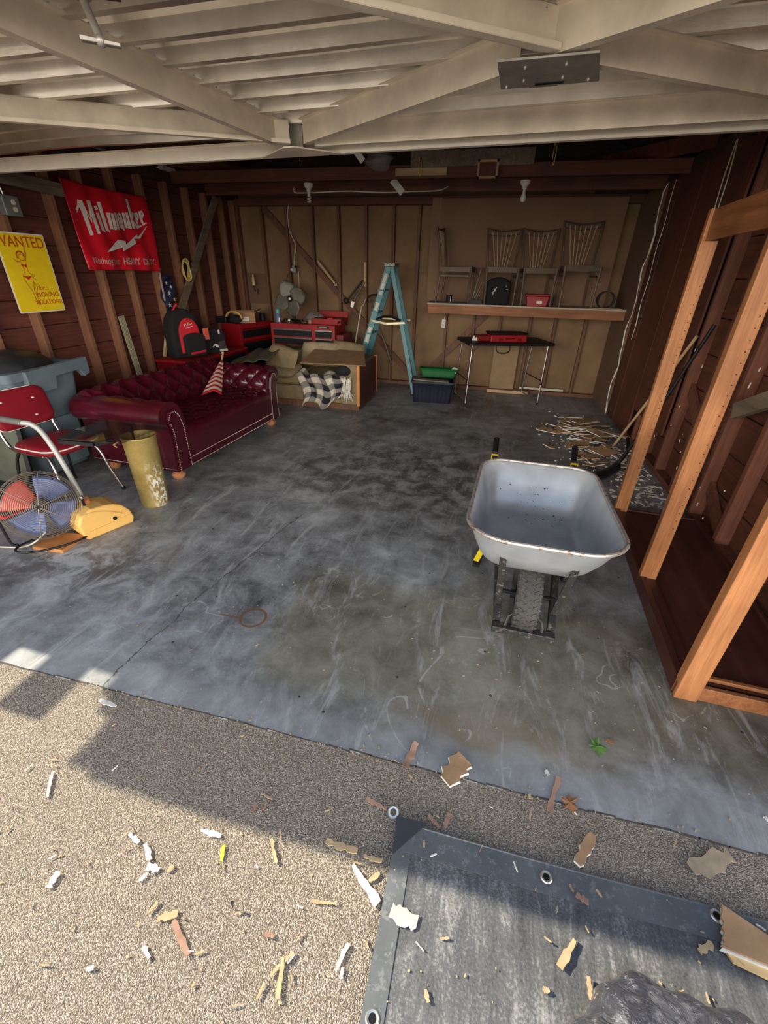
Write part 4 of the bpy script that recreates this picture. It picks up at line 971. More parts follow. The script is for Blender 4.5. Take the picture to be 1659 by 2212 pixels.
pillow(.52,.36,.16,frame((-2.74,5.55,.56),(.85,-.35,-.12),(.15,.35,.9)),TAN,'back_cushion','large tan cushion tipped on edge at the left of the loveseat')
pillow(.58,.32,.15,frame((-2.35,5.98,.60),(1,.05,0),(0,.5,.8)),TANL,'back_cushion','paler tan cushion behind the flat cardboard sheet')
pillow(.48,.30,.15,frame((-1.98,6.08,.61),(1,.0,-.1),(0,.35,.9)),TAN,'back_cushion','tan cushion at right behind the cardboard near the ladder')
pillow(.50,.34,.14,frame((-2.72,5.50,.44),(.95,-.15,0),(.1,.9,.25)),TAN,'seat_cushion','flat tan cushion under the tipped one on the loveseat')
gb_=MB(); gb_.grid(lambda u,v:Vector((-3.30+.55*u,5.15+.85*v,.60+.10*u+.015*math.sin(u*17+v*8)-.08*(1-v)**2)),20,20); tag(gb_.build('olive_cloth',OLIV,smooth=True,solid=.01),'dark olive cloth draped between the red sofa and the drawer cabinet','cloth')
mb=MB(); q=[(-2.36,5.27,.580),(-1.50,5.30,.592),(-1.72,6.0,.65),(-2.42,6.0,.66)]
mb._a([Vector(p) for p in q]+[Vector(p)+Vector((0,0,.007)) for p in q],[(0,1,2,3),(4,5,6,7),(0,1,5,4),(1,2,6,5),(2,3,7,6),(3,0,4,7)]); tag(mb.build('cardboard_sheet',CARD),'flat brown cardboard sheet laid across the loveseat arm and cushions','cardboard')
bl=thing('plaid_blanket','black and white checked throw hanging down the loveseat front','blanket',(-2.1,5.33,0))
mb=MB()
def blf(u,v):
    x=-2.42+.70*u+.05*math.sin(v*5)+.10*(1-v)*(u-.4)*-1; bot=.02+.12*u+.06*math.sin(u*9)
    if v>.8: t=(v-.8)/.2; y=5.36+.16*t; z=.43+.045*math.sin(u*13)*t
    else: t=v/.8; y=5.33+.03*t; z=bot+(.44-bot)*t
    return Vector((x,y-.035-.030*math.sin(u*16+v*5)-.015*math.sin(u*31-v*6),z+.012*math.sin(u*21)))
mb.grid(blf,60,40,uv=True); mb.build('checked_cloth',PLAID,bl,smooth=True,solid=.008)
fg_=MB()
for i in range(26):
    x=-1.74+rnd.uniform(-.05,.05); z=rnd.uniform(.36,.46); fg_.tube([(x,5.29,z),(x+rnd.uniform(-.03,.03),5.275,z-.12),(x+rnd.uniform(-.05,.05),5.28,z-rnd.uniform(.18,.28))],.0028,4)
fg_.build('fringe',CHIPW,bl)
MB().ball((-1.82,5.40,.50),.09,(1.2,.7,.8),n=8).build('bunched_end',BLKM,bl,smooth=True)

# step ladder
ld=thing('step_ladder','blue green fibreglass step ladder standing open near the back wall','ladder',(-1.45,6.4,0))
TP=Vector((-1.50,6.62,1.70))
def rail(name,p,q,w_=.075,d_=.028):
    mb=MB(); mb.bar(p,q,.006,w_,(1,0,0)); 
    d=(Vector(q)-Vector(p)).normalized(); s=Vector((d.z,0,-d.x))*w_/2
    for k in (-1,1): mb.bar(Vector(p)+s*k+Vector((0,d_/2,0)),Vector(q)+s*k+Vector((0,d_/2,0)),d_,.006,(1,0,0))
    return mb.build(name,TEAL,ld)
for y0,y1 in ((6.50,6.39),(6.75,6.85)): rail('front_rail',(-1.52,y0,1.68),(-2.03,y1,0.0))
for y0,y1 in ((6.52,6.44),(6.73,6.81)): rail('rear_rail',(-1.48,y0,1.68),(-1.07,y1,0.0),.05,.02)
for k in range(5):
    t=(k+1)/6; x=-2.03+.51*t; z=1.68*t; wy=.23-.055*t
    MB().bb((x-.045,6.62-wy,z-.014),(x+.035,6.62+wy,z+.006)).build('step',TEAL if 0 else DOORR if 0 else TEAL,ld)
MB().box((-1.50,6.625,1.705),(.15,.30,.045)).build('top_cap',MET,ld,bevel=.008)
for i in range(5): MB().ball((-1.55+i*.025,6.472,1.705+.01*(i%2)),.006,n=4).build('rivet',ALU,ld)
sp_=MB(); sp_.bar((-1.73,6.39,1.015),(-1.50,6.36,.985),.010,.026); sp_.bar((-1.50,6.36,.985),(-1.25,6.42,1.0),.010,.026); sp_.bar((-1.73,6.85,1.015),(-1.25,6.85,1.0),.010,.024); sp_.build('spreader_bar',M('zinc_spreader',(.62,.56,.38),.4,.5),ld)
tr=MB(); tr.tube([(-1.66,6.45,1.03),(-1.56,6.43,1.07),(-1.44,6.45,1.07),(-1.32,6.47,1.02)],.018,6); tr.build('pail_shelf_hinge',BLK,ld)
for z0,z1 in ((1.34,1.60),(1.14,1.24),(.72,.92)):
    f0=z0/1.68; f1=z1/1.68; MB().bar((-2.03+.51*f0,6.385+.11*f0,z0),(-2.03+.51*f1,6.385+.11*f1,z1),.002,.045,(1,0,0)).build('label',LADB,ld)
for x in (-2.035,-1.065):
    for y in (6.40,6.84): MB().box((x,y,.01),(.08,.04,.02)).build('foot',BLK,ld)

# totes
tt=thing('dark_storage_tote','dark blue ribbed plastic tote holding boards and a green tub','storage box',(-.75,6.25,0))
mb=MB(); T=Matrix.Translation((-.77,6.26,0))@Matrix.Rotation(R(6),4,'Z')
loft(mb,[([(x,y) for x,y in rrect(.255,.165,.03,4)],.0),([(x,y) for x,y in rrect(.285,.19,.03,4)],.28)]); mb.v=[T@v for v in mb.v]; mb.build('tote_body',NAVY,tt,smooth=True,solid=.006,ang=30)
mb=MB(); mb.tube([T@Vector((x,y,.285)) for x,y in rrect(.295,.20,.035,4)],.014,6,closed=True); mb.build('rim',M('grey_navy_rim',(.05,.055,.06),.5),tt)
rb_=MB()
for i in range(10): rb_.bar(T@Vector((-.24+i*.053,-.170,.02)),T@Vector((-.26+i*.0575,-.193,.25)),.012,.010,(0,1,0))
rb_.build('ribs',NAVY,tt)
for i,(dx,dz,a,lb) in enumerate([(-.02,.29,.03,'topmost of the flat boards in the dark tote'),(.02,.262,-.02,'middle flat board in the dark tote'),(0,.235,.0,'lowest flat board in the dark tote')]):
    tag(MB().box((-.77+dx,6.16,dz+.012),(.50,.12,.018),Matrix.Rotation(R(6)+a,3,'Z')@Matrix.Rotation(.05,3,'Y')).build('wood_board',W_GREY),lb,'board')
gt_=thing('green_tub','green plastic tub set on the back of the dark tote','storage box',(-.74,6.42,.30))
mb=MB(); T2=Matrix.Translation((-.72,6.43,.31))@Matrix.Rotation(R(6),4,'Z')@Matrix.Rotation(R(-6),4,'X')
loft(mb,[(rrect(.23,.13,.03,4),.0),(rrect(.26,.16,.03,4),.10)]); mb.v=[T2@v for v in mb.v]; mb.build('tub_body',GRN,gt_,smooth=True,solid=.005,ang=30)
mb=MB(); mb.tube([T2@Vector((x,y,.105)) for x,y in rrect(.27,.17,.035,4)],.012,6,closed=True); mb.build('rim',GRN,gt_)
tag(MB().prism([(0,0),(.10,-.02),(.12,.06),(.05,.09)],0,.003,frame((-.56,6.33,.40),(1,0,0),(0,.7,.5))).build('white_card',WHTP),'white card sticking out of the green tub','paper')
# folding table
U=Vector((.94,.34,0)).normalized(); V=Vector((-.34,.94,0)).normalized(); O=Vector((-.29,6.10,0))
ft_=thing('folding_table','black topped folding table with thin metal tube legs','table',(.25,6.6,0))
FT=frame(O,U,V); HT=.825
MB().prism(rrect(.60,.33,.04,4,.58,.33),HT-.035,HT,FT).build('table_top',BLK,ft_,bevel=.006)
for x in (.04,1.10):
    lg=MB(); a=FT@Vector((x,.06,HT-.04)); b=FT@Vector((x-.02,.02,0)); c=FT@Vector((x,.56,HT-.04)); d=FT@Vector((x-.02,.62,0))
    lg.cyl(a,b,.011,10); lg.build('leg',CHROMED,ft_,smooth=True); MB().cyl(c,d,.011,10).build('leg',CHROMED,ft_,smooth=True)
    MB().cyl(b.lerp(a,.05),d.lerp(c,.05),.008,8).build('floor_bar',CHROMED,ft_,smooth=True); MB().cyl(b.lerp(a,.42),d.lerp(c,.42),.007,8).build('cross_bar',BLK,ft_,smooth=True)
    for p in (b,d): MB().cyl(p,p+Vector((0,0,.03)),.014,10).build('foot_cap',BLK,ft_)
    MB().cyl(b.lerp(a,.35),b.lerp(a,.37),.014,10).build('clip',BLK,ft_)
    s=1 if x<.5 else -1
    MB().bar(a.lerp(b,.14),FT@Vector((x+s*.10,.06,HT-.04)),.010,.004).build('brace',CHROMED,ft_)
MB().tube(catmull([FT@Vector((.34,-.02,HT-.03)),FT@Vector((.36,-.03,HT-.10)),FT@Vector((.44,-.03,HT-.12)),FT@Vector((.52,-.03,HT-.10)),FT@Vector((.53,-.02,HT-.03))],5),.007,8).build('carry_handle',BLK,ft_,smooth=True)
rc=thing('red_tool_case','open red tool case with black lid on the folding table','tool case',(.25,6.5,HT))
FC=frame(FT@Vector((.30,.10,HT)),U,V)
MB().prism([(0,0),(.50,0),(.50,.24),(0,.24)],0,.09,FC).build('case_body',REDP,rc,bevel=.012)
MB().prism([(.02,.02),(.52,.02),(.50,.26),(.0,.26)],.092,.115,FC).build('case_lid',BLK,rc,bevel=.006)
for x in (.10,.36): MB().prism([(x,-.008),(x+.06,-.008),(x+.06,.0),(x,.0)],.015,.055,FC).build('latch',REDD,rc,bevel=.002)
MB().tube([FC@Vector((x,y,.05)) for x,y in ((.20,-.002),(.21,-.03),(.31,-.03),(.32,-.002))],.008,6).build('carry_handle',REDD,rc)
rc2=MB().prism([(0,0),(.20,0),(.20,.20),(0,.20)],0,.07,frame(FT@Vector((.16,.20,HT)),U,V)); tag(rc2.build('small_red_case',REDD,bevel=.01),'darker red small case behind and left of the open case','case')
ts=MB(); 
for x,h in ((0,.06),(.035,.045),(.10,.05),(.12,.06)): ts.lathe([(.028,0),(.018,h*.6),(.003,h)],FT@Vector((.12+x,.28,HT)),7)
tag(ts.build('tissue',WHTP),'crumpled white tissue on the left end of the folding table','paper')

# shelf on the back wall
sf=thing('wall_shelf','deep wooden wall shelf with fir beam edge on the back wall','shelf',(.3,6.8,1.1))
MB().bb((-.96,6.50,1.245),(1.57,7.14,1.262)).build('shelf_board',M('pale_shelf_board',(.44,.40,.33),.7),sf)
MB().bb((-.95,6.515,1.135),(1.57,6.555,1.245)).build('front_beam',W_FIR,sf,bevel=.003)
MB().bb((-.95,6.555,1.135),(-.91,7.14,1.245)).build('end_beam',W_FIR,sf)
for x in (-.3,.4,1.1): MB().bb((x-.02,6.555,1.15),(x+.02,7.14,1.245)).build('joist',W_BS,sf)
MB().bb((-.93,7.075,1.262),(1.40,7.095,2.50)).build('backing_panel',M('dark_backing_board',(.215,.125,.078),.8,0,.12,1.5),origin=(0,7.13,1.26)); tag(bpy.data.objects['backing_panel'],'large dark brown sheet panel on the back wall above the shelf','panel')
tag(MB().bb((-1.06,7.07,1.263),(-.93,7.09,2.51)).build('panel_strip',M('mid_brown_board',(.25,.15,.095),.8,0,.1,1.5)),'narrow brown strip panel at the left edge of the large sheet','panel')
def spchair(name,label,loc,rz,mi=1):
    c=thing(name,label,'chair',loc,rz,'wooden spindle chairs stored on the shelf',local=True)
    # faces -y locally
    for s in (-1,1):
        MB().tube(catmull([(s*.185,.23,0),(s*.175,.20,.25),(s*.18,.19,.43),(s*.20,.215,.65),(s*.225,.27,.90)],5),[.013]*5+[.014]*16,8).build('back_post',BRN,c,smooth=True)
        MB().tube([(s*.20,-.22,.43),(s*.19,-.215,.2),(s*.185,-.22,0)],[.017,.014,.010],8).build('front_leg',BRN,c,smooth=True)
        MB().bar((s*.195,-.21,.405),(s*.18,.19,.405),.02,.055).build('seat_rail',BRN,c); MB().bar((s*.19,-.20,.33),(s*.18,.19,.33),.014,.02).build('stretcher',BRN,c)
    MB().bar((-.20,-.21,.41),(.20,-.21,.41),.022,.06).build('seat_rail',BRN,c); MB().bar((-.18,.195,.41),(.18,.195,.41),.022,.06).build('seat_rail',BRNL if mi else BRN,c)
    mb=MB(); mb.grid(lambda u,v:Vector((-.225+.45*u,.262+.02*math.sin(PI*u)+.012*v*.3,.835+.065*v-.028*math.sin(PI*u))),12,4); mb.build('top_rail',BRN,c,smooth=True,solid=.016)
    for k in range(6):
        x=-.5+k/5; MB().tube([(x*.15,.20,.43),(x*.31,.258,.85)],.0068,6).build('spindle',BRNL,c,smooth=True)
    return c
c0=spchair('spindle_chair','spindle chair in side view at the left end of the shelf',(-.62,6.76,1.262),R(80))
c0.rotation_euler=(0,0,R(85))
copytree(c0,(-.03,6.75,1.262),R(5),'dark spindle chair with the black bag between its legs')
copytree(c0,(.44,6.75,1.262),R(5),'spindle chair with the red box between its front legs')
c4=copytree(c0,(.94,6.75,1.262),R(4),'rightmost and tallest spindle chair, back spindles splayed'); c4.scale=(1.06,1,1.09)
sbag=thing('black_backpack','black backpack with white cat emblem under the second shelf chair','backpack',(-.04,6.6,1.262))
bag(MB(),.32,.33,.14,frame((-.04,6.62,1.262),(1,0,0),(0,0,1)),-.07,top=.7).build('bag_body',BLKM,sbag,bevel=.04)
cm=MB(); strokes(cm,[([(-.08,.14),(-.06,.155),(-.045,.19),(-.03,.21)],.012),([(-.06,.155),(-.07,.12)],.008),([(-.055,.17),(-.03,.165)],.008)],frame((-.03,6.62,1.262),(1,0,0),(0,0,1)),.078,.082); cm.build('emblem',WHTP,sbag)
MB().ball((.06,6.545,1.49),.006,n=5).build('buckle',WHTP,sbag); MB().bar((.06,6.545,1.455),(.09,6.545,1.45),.004,.006).build('small_lettering',WHTP,sbag)
rx=thing('red_tackle_box','small red lidded box under the third shelf chair','box',(.48,6.6,1.262))
MB().prism([(-.12,0),(.12,0),(.145,.12),(-.145,.12)],-.09,.09,frame((.48,6.62,1.262),(1,0,0),(0,0,1))).build('box_body',REDP,rx,bevel=.008)
MB().bb((.325,6.52,1.382),(.635,6.72,1.405)).build('box_lid',REDP,rx,bevel=.008)
MB().bb((.47,6.516,1.30),(.54,6.522,1.33)).build('label',WHTP,rx)
rn=MB(); rn.lathe([(.095,-.10),(.10,-.10),(.10,.10),(.095,.10)],(1.32,6.62,1.365),28,Matrix.Rotation(PI/2,3,'X')); tag(rn.build('black_drum',M('dark_drum_rim',(.05,.05,.045),.5),smooth=True),'dark round can lying on its side at the right end of the shelf','can')
tp=thing('tripod_stand','folded silver tripod leaning between the first and second shelf chairs','tripod',(-.36,6.56,1.262))
for dx,l in ((0,.42),(.03,.25),(.06,.22)): MB().cyl((-.37+dx*.6,6.56,1.28),(-.29+dx,6.62,1.28+l),.008 if dx==0 else .006,8).build('leg',CHROMED,tp,smooth=True)
MB().prism([(-.09,0),(.12,0),(.10,.05),(-.05,.075)],-.05,.05,frame((-.33,6.56,1.262),(1,0,0),(0,0,1))).build('base_block',GRYD,tp,bevel=.008)
tag(MB().lathe([(0,0),(.04,0),(.04,.10),(0,.10)],(-.68,6.62,1.262)).build('black_tin',BLK,smooth=True),'black tin on the shelf under the side view chair','tin')
MB().bb((-.66,6.578,1.285),(-.65,6.582,1.345)).build('painted_shine',WHTP,bpy.data.objects['black_tin'])  # thin white strip painted as a glint on the tin
tag(MB().box((-.70,6.60,1.268),(.50,.14,.012),Matrix.Rotation(.05,3,'Z')).build('black_tray',BLK),'thin black tray on the shelf under the side view chair','tray')
tag(MB().tube([(1.12,6.52,1.268),(1.3,6.515,1.27),(1.52,6.53,1.267)],.005,6).build('shelf_rod',BRNL),'thin rod lying along the shelf edge at right end','rod')

# outlets, cables, bulbs
ot=thing('wall_outlet','white double socket hanging below the left end of the shelf','outlet',(-.78,7.1,.9))
MB().bb((-.81,7.10,.89),(-.75,7.125,1.01)).build('plate',WHT,ot,bevel=.004)
for z in (.925,.975): MB().cyl((-.78,7.10,z),(-.78,7.096,z),.014).build('socket',CABLE,ot)
MB().tube([(-.78,7.11,1.01),(-.765,7.10,1.06),(-.79,7.11,1.13)],.004,6).build('cable',CABLE,ot)
o2=thing('hanging_socket','small metal socket box on cable above the old fan','outlet',(-3.16,7.1,1.6))
MB().box((-3.16,7.10,1.63),(.06,.05,.10)).build('box_body',MET,o2,bevel=.006); MB().ball((-3.185,7.06,1.62),.022,n=8).build('plug',WHT,o2,smooth=True); MB().ball((-3.12,7.06,1.66),.018,n=8).build('plug',BLK,o2,smooth=True)
tag(MB().tube(catmull([(-3.20,7.13,2.44),(-3.22,7.13,2.30),(-3.20,7.12,2.12),(-3.11,7.10,1.95),(-3.14,7.10,1.80),(-3.16,7.10,1.68)],6),.007,6).build('white_cable',CABLE,smooth=True),'off white cable hanging down the back wall to the socket box','cable')
tag(MB().tube(catmull([(-3.10,7.11,1.60),(-3.10,7.11,1.45),(-3.11,7.11,1.3)],4),.006,6).build('lower_cable',CABLE,smooth=True),'short pale cable running down behind the old fan','cable')
tag(MB().tube(catmull([(-3.19,7.06,1.60),(-3.25,7.0,1.5),(-3.22,6.8,1.2)],5),.004,6).build('lamp_flex',BLK,smooth=True),'thin black cord from the socket box to the old fan','cord')
tag(MB().tube(catmull([(-2.58,5.95,2.475),(-2.55,5.92,2.425),(-2.3,5.90,2.42),(-1.9,5.95,2.435),(-1.5,6.0,2.425),(-1.2,6.0,2.43),(-.86,6.1,2.45),(-.76,6.2,2.50)],6),.007,6).build('overhead_cable',CABLE,smooth=True),'white cable strung along the overhead beam between the bulbs','cable')
for i,(x,y,lb) in enumerate(((-2.34,5.82,'ceiling bulb holder with spiral bulb at left'),(.10,5.88,'ceiling bulb holder with round frosted bulb at right'))):
    bu=thing('ceiling_bulb',lb,'light bulb',(x,y,2.5))
    MB().lathe([(0,.03),(.055,.03),(.05,0),(.028,-.02),(.026,-.045),(0,-.045)],(x,y,2.465),20).build('lamp_holder',WHT,bu,smooth=True)
    if i==0:
        mb=MB(); mb.tube([(x+.019*math.cos(t*.8),y+.019*math.sin(t*.8),2.42-.055-t*.0022) for t in range(24)],.0065,6); mb.cyl((x,y,2.42),(x,y,2.37),.018); mb.build('spiral_bulb',WHT,bu,smooth=True)
    else: MB().lathe([(.013,.0),(.015,-.03),(.030,-.065),(.033,-.085),(.022,-.108),(0,-.115)],(x,y,2.42),20).build('bulb',BULBM,bu,smooth=True)
tag(MB().bar((-1.32,5.74,2.50),(-1.20,5.74,2.38),.012,.07,(1,0,.6)).build('hanging_strip',STEEL),'pale grey strip hanging down below the middle of the beam','strip')
tag(MB().bar((-1.62,5.35,2.68),(-1.55,5.38,2.60),.012,.06,(1,0,.6)).build('hanging_strip',STEEL),'short grey strip between door edge and beam near the plastic bag','strip')
pb_=MB(); pb_.ball((-1.40,5.45,2.62),.13,(1.1,.8,.75),n=9)
for v in pb_.v: v.x+=.02*math.sin(v.z*60); v.y+=.02*math.sin(v.x*50)
tag(pb_.build('clear_plastic_bundle',POLY,smooth=True),'crumpled clear plastic bundle tucked above the overhead beam','bag')
for i,(x,y,lb) in enumerate(((-1.00,5.58,'yellow loop of cord hanging over the pale plank'),(.30,5.2,'yellow loop of cord hanging at the right of the beam'))):
    tag(MB().tube(catmull([(x,y,2.66),(x-.004,y,2.55),(x+.012,y,2.50),(x+.02,y,2.58),(x+.015,y,2.64)],5),.0035,5).build('rope_loop',LIP,smooth=True),lb,'cord')
# tools on the back wall
lv=thing('spirit_level','long wooden spirit level hung aslant on the back wall','level',(-2.62,7.1,1.45))
MB().bar((-2.77,7.11,1.75),(-2.50,7.11,1.45),.03,.06,(0,1,0)).build('level_body',W_PINE,lv,bevel=.003); MB().bar((-2.73,7.09,1.735),(-2.50,7.09,1.475),.006,.012,(0,1,0)).build('dark_edge',BRN,lv)
MB().box((-2.49,7.10,1.43),(.05,.03,.03)).build('end_piece',W_PINE,lv)
wr=thing('pipe_wrench','black pipe wrench hung slanting on a back wall stud','wrench',(-2.15,7.05,1.2))
MB().bar((-2.05,7.08,1.50),(-2.28,7.06,1.24),.022,.03,(0,1,0)).build('handle',BLK,wr,bevel=.004); MB().tube([(-2.31+.035*math.cos(t*.6),7.06,1.22+.035*math.sin(t*.6)) for t in range(11)],.012,6,closed=True).build('ring_head',BLK,wr,smooth=True)
wr2=thing('large_wrench','big wrench with worn bright jaw hanging beside the pipe wrench','wrench',(-2.1,7.05,1.15))
MB().bar((-2.02,7.09,1.48),(-2.19,7.07,1.22),.025,.032,(0,1,0)).build('handle',BRN,wr2,bevel=.004); MB().box((-2.21,7.06,1.17),(.06,.03,.10),Matrix.Rotation(.3,3,'Y')).build('jaw',CHROMED,wr2,bevel=.008)
tag(MB().bb((-2.035,7.09,1.42),(-2.0,7.14,1.74)).build('pine_block',W_PINE),'short pale block fixed on the stud above the wrenches','wood')
tag(MB().tube([(-1.98,6.98,1.25),(-2.0,6.95,1.18),(-2.02,6.90,1.15),(-2.15,6.72,.25),(-2.17,6.70,.0)],[.008,.008,.010,.010,.010],8).build('long_pole',M('pale_pole',(.55,.48,.42),.5),smooth=True),'long thin pale pole leaning on the back wall left of the ladder','pole')
pk=thing('pickaxe','pickaxe hanging behind the ladder with head up','pickaxe',(-1.8,7.05,.3))
MB().tube([(-1.95,7.06,1.27),(-1.80,7.03,.95),(-1.55,7.0,.35)],.014,8).build('handle',BRN,pk,smooth=True); MB().tube(catmull([(-1.98,7.07,1.22),(-1.95,7.05,1.28),(-1.88,7.04,1.31),(-1.80,7.04,1.31)],4),[.006]+[.014]*11+[.004],6).build('head',BLK,pk,smooth=True)
# leaning panel, floor lumber
tag(MB().bar((.20,7.04,.07),(.20,7.10,.72),.36,.012,(0,1,0)).build('hardboard_sheet',M('tan_board',(.29,.19,.10),.8)),'tan board leaning on the back wall under the folding table','panel')
tag(MB().box((.30,7.02,.03),(.62,.03,.045)).build('pine_batten',W_PINE),'pine batten on the floor below the leaning tan board','wood')
tag(MB().box((.80,7.11,.09),(.65,.03,.03)).build('white_batten',CABLE),'whitish batten on the floor right of the pine batten','wood')

# ---------------------------------------------------------------- oak frame cabinet on the right
A0=R(-3.0)
cab=thing('oak_frame_cabinet','orange oak open cabinet frame with drilled posts on dark base','cabinet',(.975,1.56,0),A0,local=True)
Wc,Lc=.56,1.66
MB().bb((.02,.02,.05),(Wc-.02,Lc-.02,.065)).build('base_panel',W_DPAN,cab)
MB().bb((0,0,0),(.035,Lc,.085)).build('side_rail',W_DPAN,cab,bevel=.003)
MB().bb((.035,.03,.065),(.085,Lc*.46,.078)).build('inner_moulding',W_DPAN,cab,bevel=.003)
MB().bb((Wc-.02,0,0),(Wc,Lc,.085)).build('side_rail',W_DPAN,cab,bevel=.003)
MB().bb((0,-.022,0),(Wc,.0,.075)).build('end_rail',W_OAKX,cab,bevel=.003)
MB().bb((.07,.035,.065),(Wc,.055,.085)).build('end_moulding',W_OAKX,cab,bevel=.003)
MB().bb((0,Lc,.0),(Wc,Lc+.02,.075)).build('end_rail',W_DPAN,cab,bevel=.003)
for y,wx,dy in ((-.012,.090,.05),(.78,.085,.045),(Lc,.085,.045)):
    p_=MB().bb((.0,y-dy/2,.0 if y<0 else .03),(wx,y+dy/2,1.80)); p_.bb((0,y-dy/2,1.80),(.02,y+dy/2,1.95)); p_=p_.build('post',W_OAK,cab,bevel=.003)
    if y>0:
        h=MB()
        for k in range(26): h.cyl((wx-.018,y-dy/2-.0005,.42+k*.048),(wx-.018,y-dy/2+.004,.42+k*.048),.0032,6)
        h.build('shelf_pin_holes',BLK,p_)
MB().bb((.02,0,1.80),(.042,Lc,1.95)).build('top_rail',W_OAKX,cab,bevel=.003)
MB().bb((.042,Lc-.05,1.83),(.09,Lc,1.95)).build('corner_block',W_OAKX,cab)

# shovel, broom, dangling wires
sv=thing('black_shovel','black shovel lying on rubble with shaft leaning on the right wall','shovel',(1.2,4.05,0))
MB().tube([(1.24,4.02,.14),(1.40,3.99,.62),(1.58,3.95,1.32)],.014,10).build('shaft',BLK,sv,smooth=True)
mb=MB(); mb.grid(lambda u,v:Vector((1.08+.17*u,3.90+.20*v+.02*u,.012+.12*u*u+.035*math.sin(PI*v)*1.0-.01)),10,10); mb.build('blade',BLK,sv,smooth=True,solid=.003)
MB().tube(catmull([(1.24,4.02,.14),(1.36,4.25,.18),(1.38,4.42,.26)],4),.016,8).build('side_handle',BLK,sv,smooth=True)
br=thing('broom_handle','pale wooden handle with white band leaning on the right wall','handle',(1.42,4.7,0))
MB().tube([(1.40,4.86,.02),(1.50,4.55,.60),(1.60,4.24,1.21)],.013,10).build('stick',W_PINE,br,smooth=True); MB().cyl((1.515,4.50,.70),(1.535,4.44,.82),.0145,12).build('white_band',WHT,br)
for k,lb in ((0,'left of the two pale wires hanging down the right wall'),(1,'right of the two pale wires hanging down the right wall')):
    tag(MB().tube(catmull([(1.60,4.76-.02*k,2.55),(1.60,4.78-.09*k,2.30),(1.60,4.74-.05*k,2.0),(1.60,4.72-.04*k,1.50 if k else 1.95)],5),.0045,6).build('hanging_wire',CABLE,smooth=True),lb,'wire')
tag(MB().bb((1.59,4.62,1.05),(1.605,4.67,1.28)).build('teal_tag',TEAL),'small teal strip on the stud behind the far oak post','strip')

# ---------------------------------------------------------------- wheelbarrow
wb=thing('wheelbarrow','grey steel wheelbarrow with black frame seen nose first','wheelbarrow',(.33,2.0,0))
RM=Matrix.Translation((.33,1.99,0))@Matrix.Rotation(R(-2),4,'Z')
def rr2(hw0,hw1,y0,y1,r,n=8):
    # rounded trapezoid, front (y0) half width hw0, rear (y1) half width hw1
    o=[]
    for sx,yy,hw,a0 in ((1,y1,hw1,0),(-1,y1,hw1,PI/2),(-1,y0,hw0,PI),(1,y0,hw0,1.5*PI)):
        rr=r[1] if yy==y1 else r[0]; cy=yy-rr if yy==y1 else yy+rr
        o+=[(sx*(hw-rr)+rr*math.cos(a0+PI/2*i/n),cy+rr*math.sin(a0+PI/2*i/n)) for i in range(n+1)]
    return o
lv_=[(.325,.315,-.47,.52,(.20,.14),.0),(.317,.307,-.455,.505,(.19,.13),-.012),(.29,.285,-.38,.46,(.17,.11),-.10),(.262,.262,-.29,.40,(.14,.09),-.20),(.245,.25,-.235,.365,(.12,.08),-.245),(.215,.225,-.20,.33,(.10,.07),-.262)]
mb=MB(); rg_=[]
for a,b,y0,y1,r,dz in lv_:
    rg_.append([RM@Vector((x,y,.635+dz+(.035*max(0,-y/.47) if dz>-.05 else 0))) for x,y in rr2(a,b,y0,y1,r)])
n=len(rg_[0]); mb._a([p for r_ in rg_ for p in r_],[(i*n+j,i*n+(j+1)%n,(i+1)*n+(j+1)%n,(i+1)*n+j) for i in range(len(rg_)-1) for j in range(n)]+[tuple((len(rg_)-1)*n+j for j in range(n))])
ty=mb.build('tray',GALV,wb,smooth=True,solid=.003,ang=60)
mb=MB(); mb.tube([p+Vector((0,0,0)) for p in [RM@Vector((x*1.008,y*1.005,.632+.035*max(0,-y/.47))) for x,y in rr2(.325,.315,-.47,.52,(.20,.14))]],.0095,8,closed=True); mb.build('rolled_rim',RIMM,ty,smooth=True)
for x,y in ((-.13,.02),(.13,.0),(-.12,.28),(.12,.26)): MB().ball(RM@Vector((x,y,.376)),.008,(1,1,.4),n=5).build('carriage_bolt',STEEL,ty)
df=MB()
for i in range(28):
    x=rnd.gauss(.02,.09); y=rnd.gauss(.36,.05); df.ball(RM@Vector((x,min(y,.42),.39+max(0,(min(y,.42)-.33))*1.5)),rnd.uniform(.002,.006),(1,1,.4),n=3)
df.build('dirt_specks',GUM,ty)
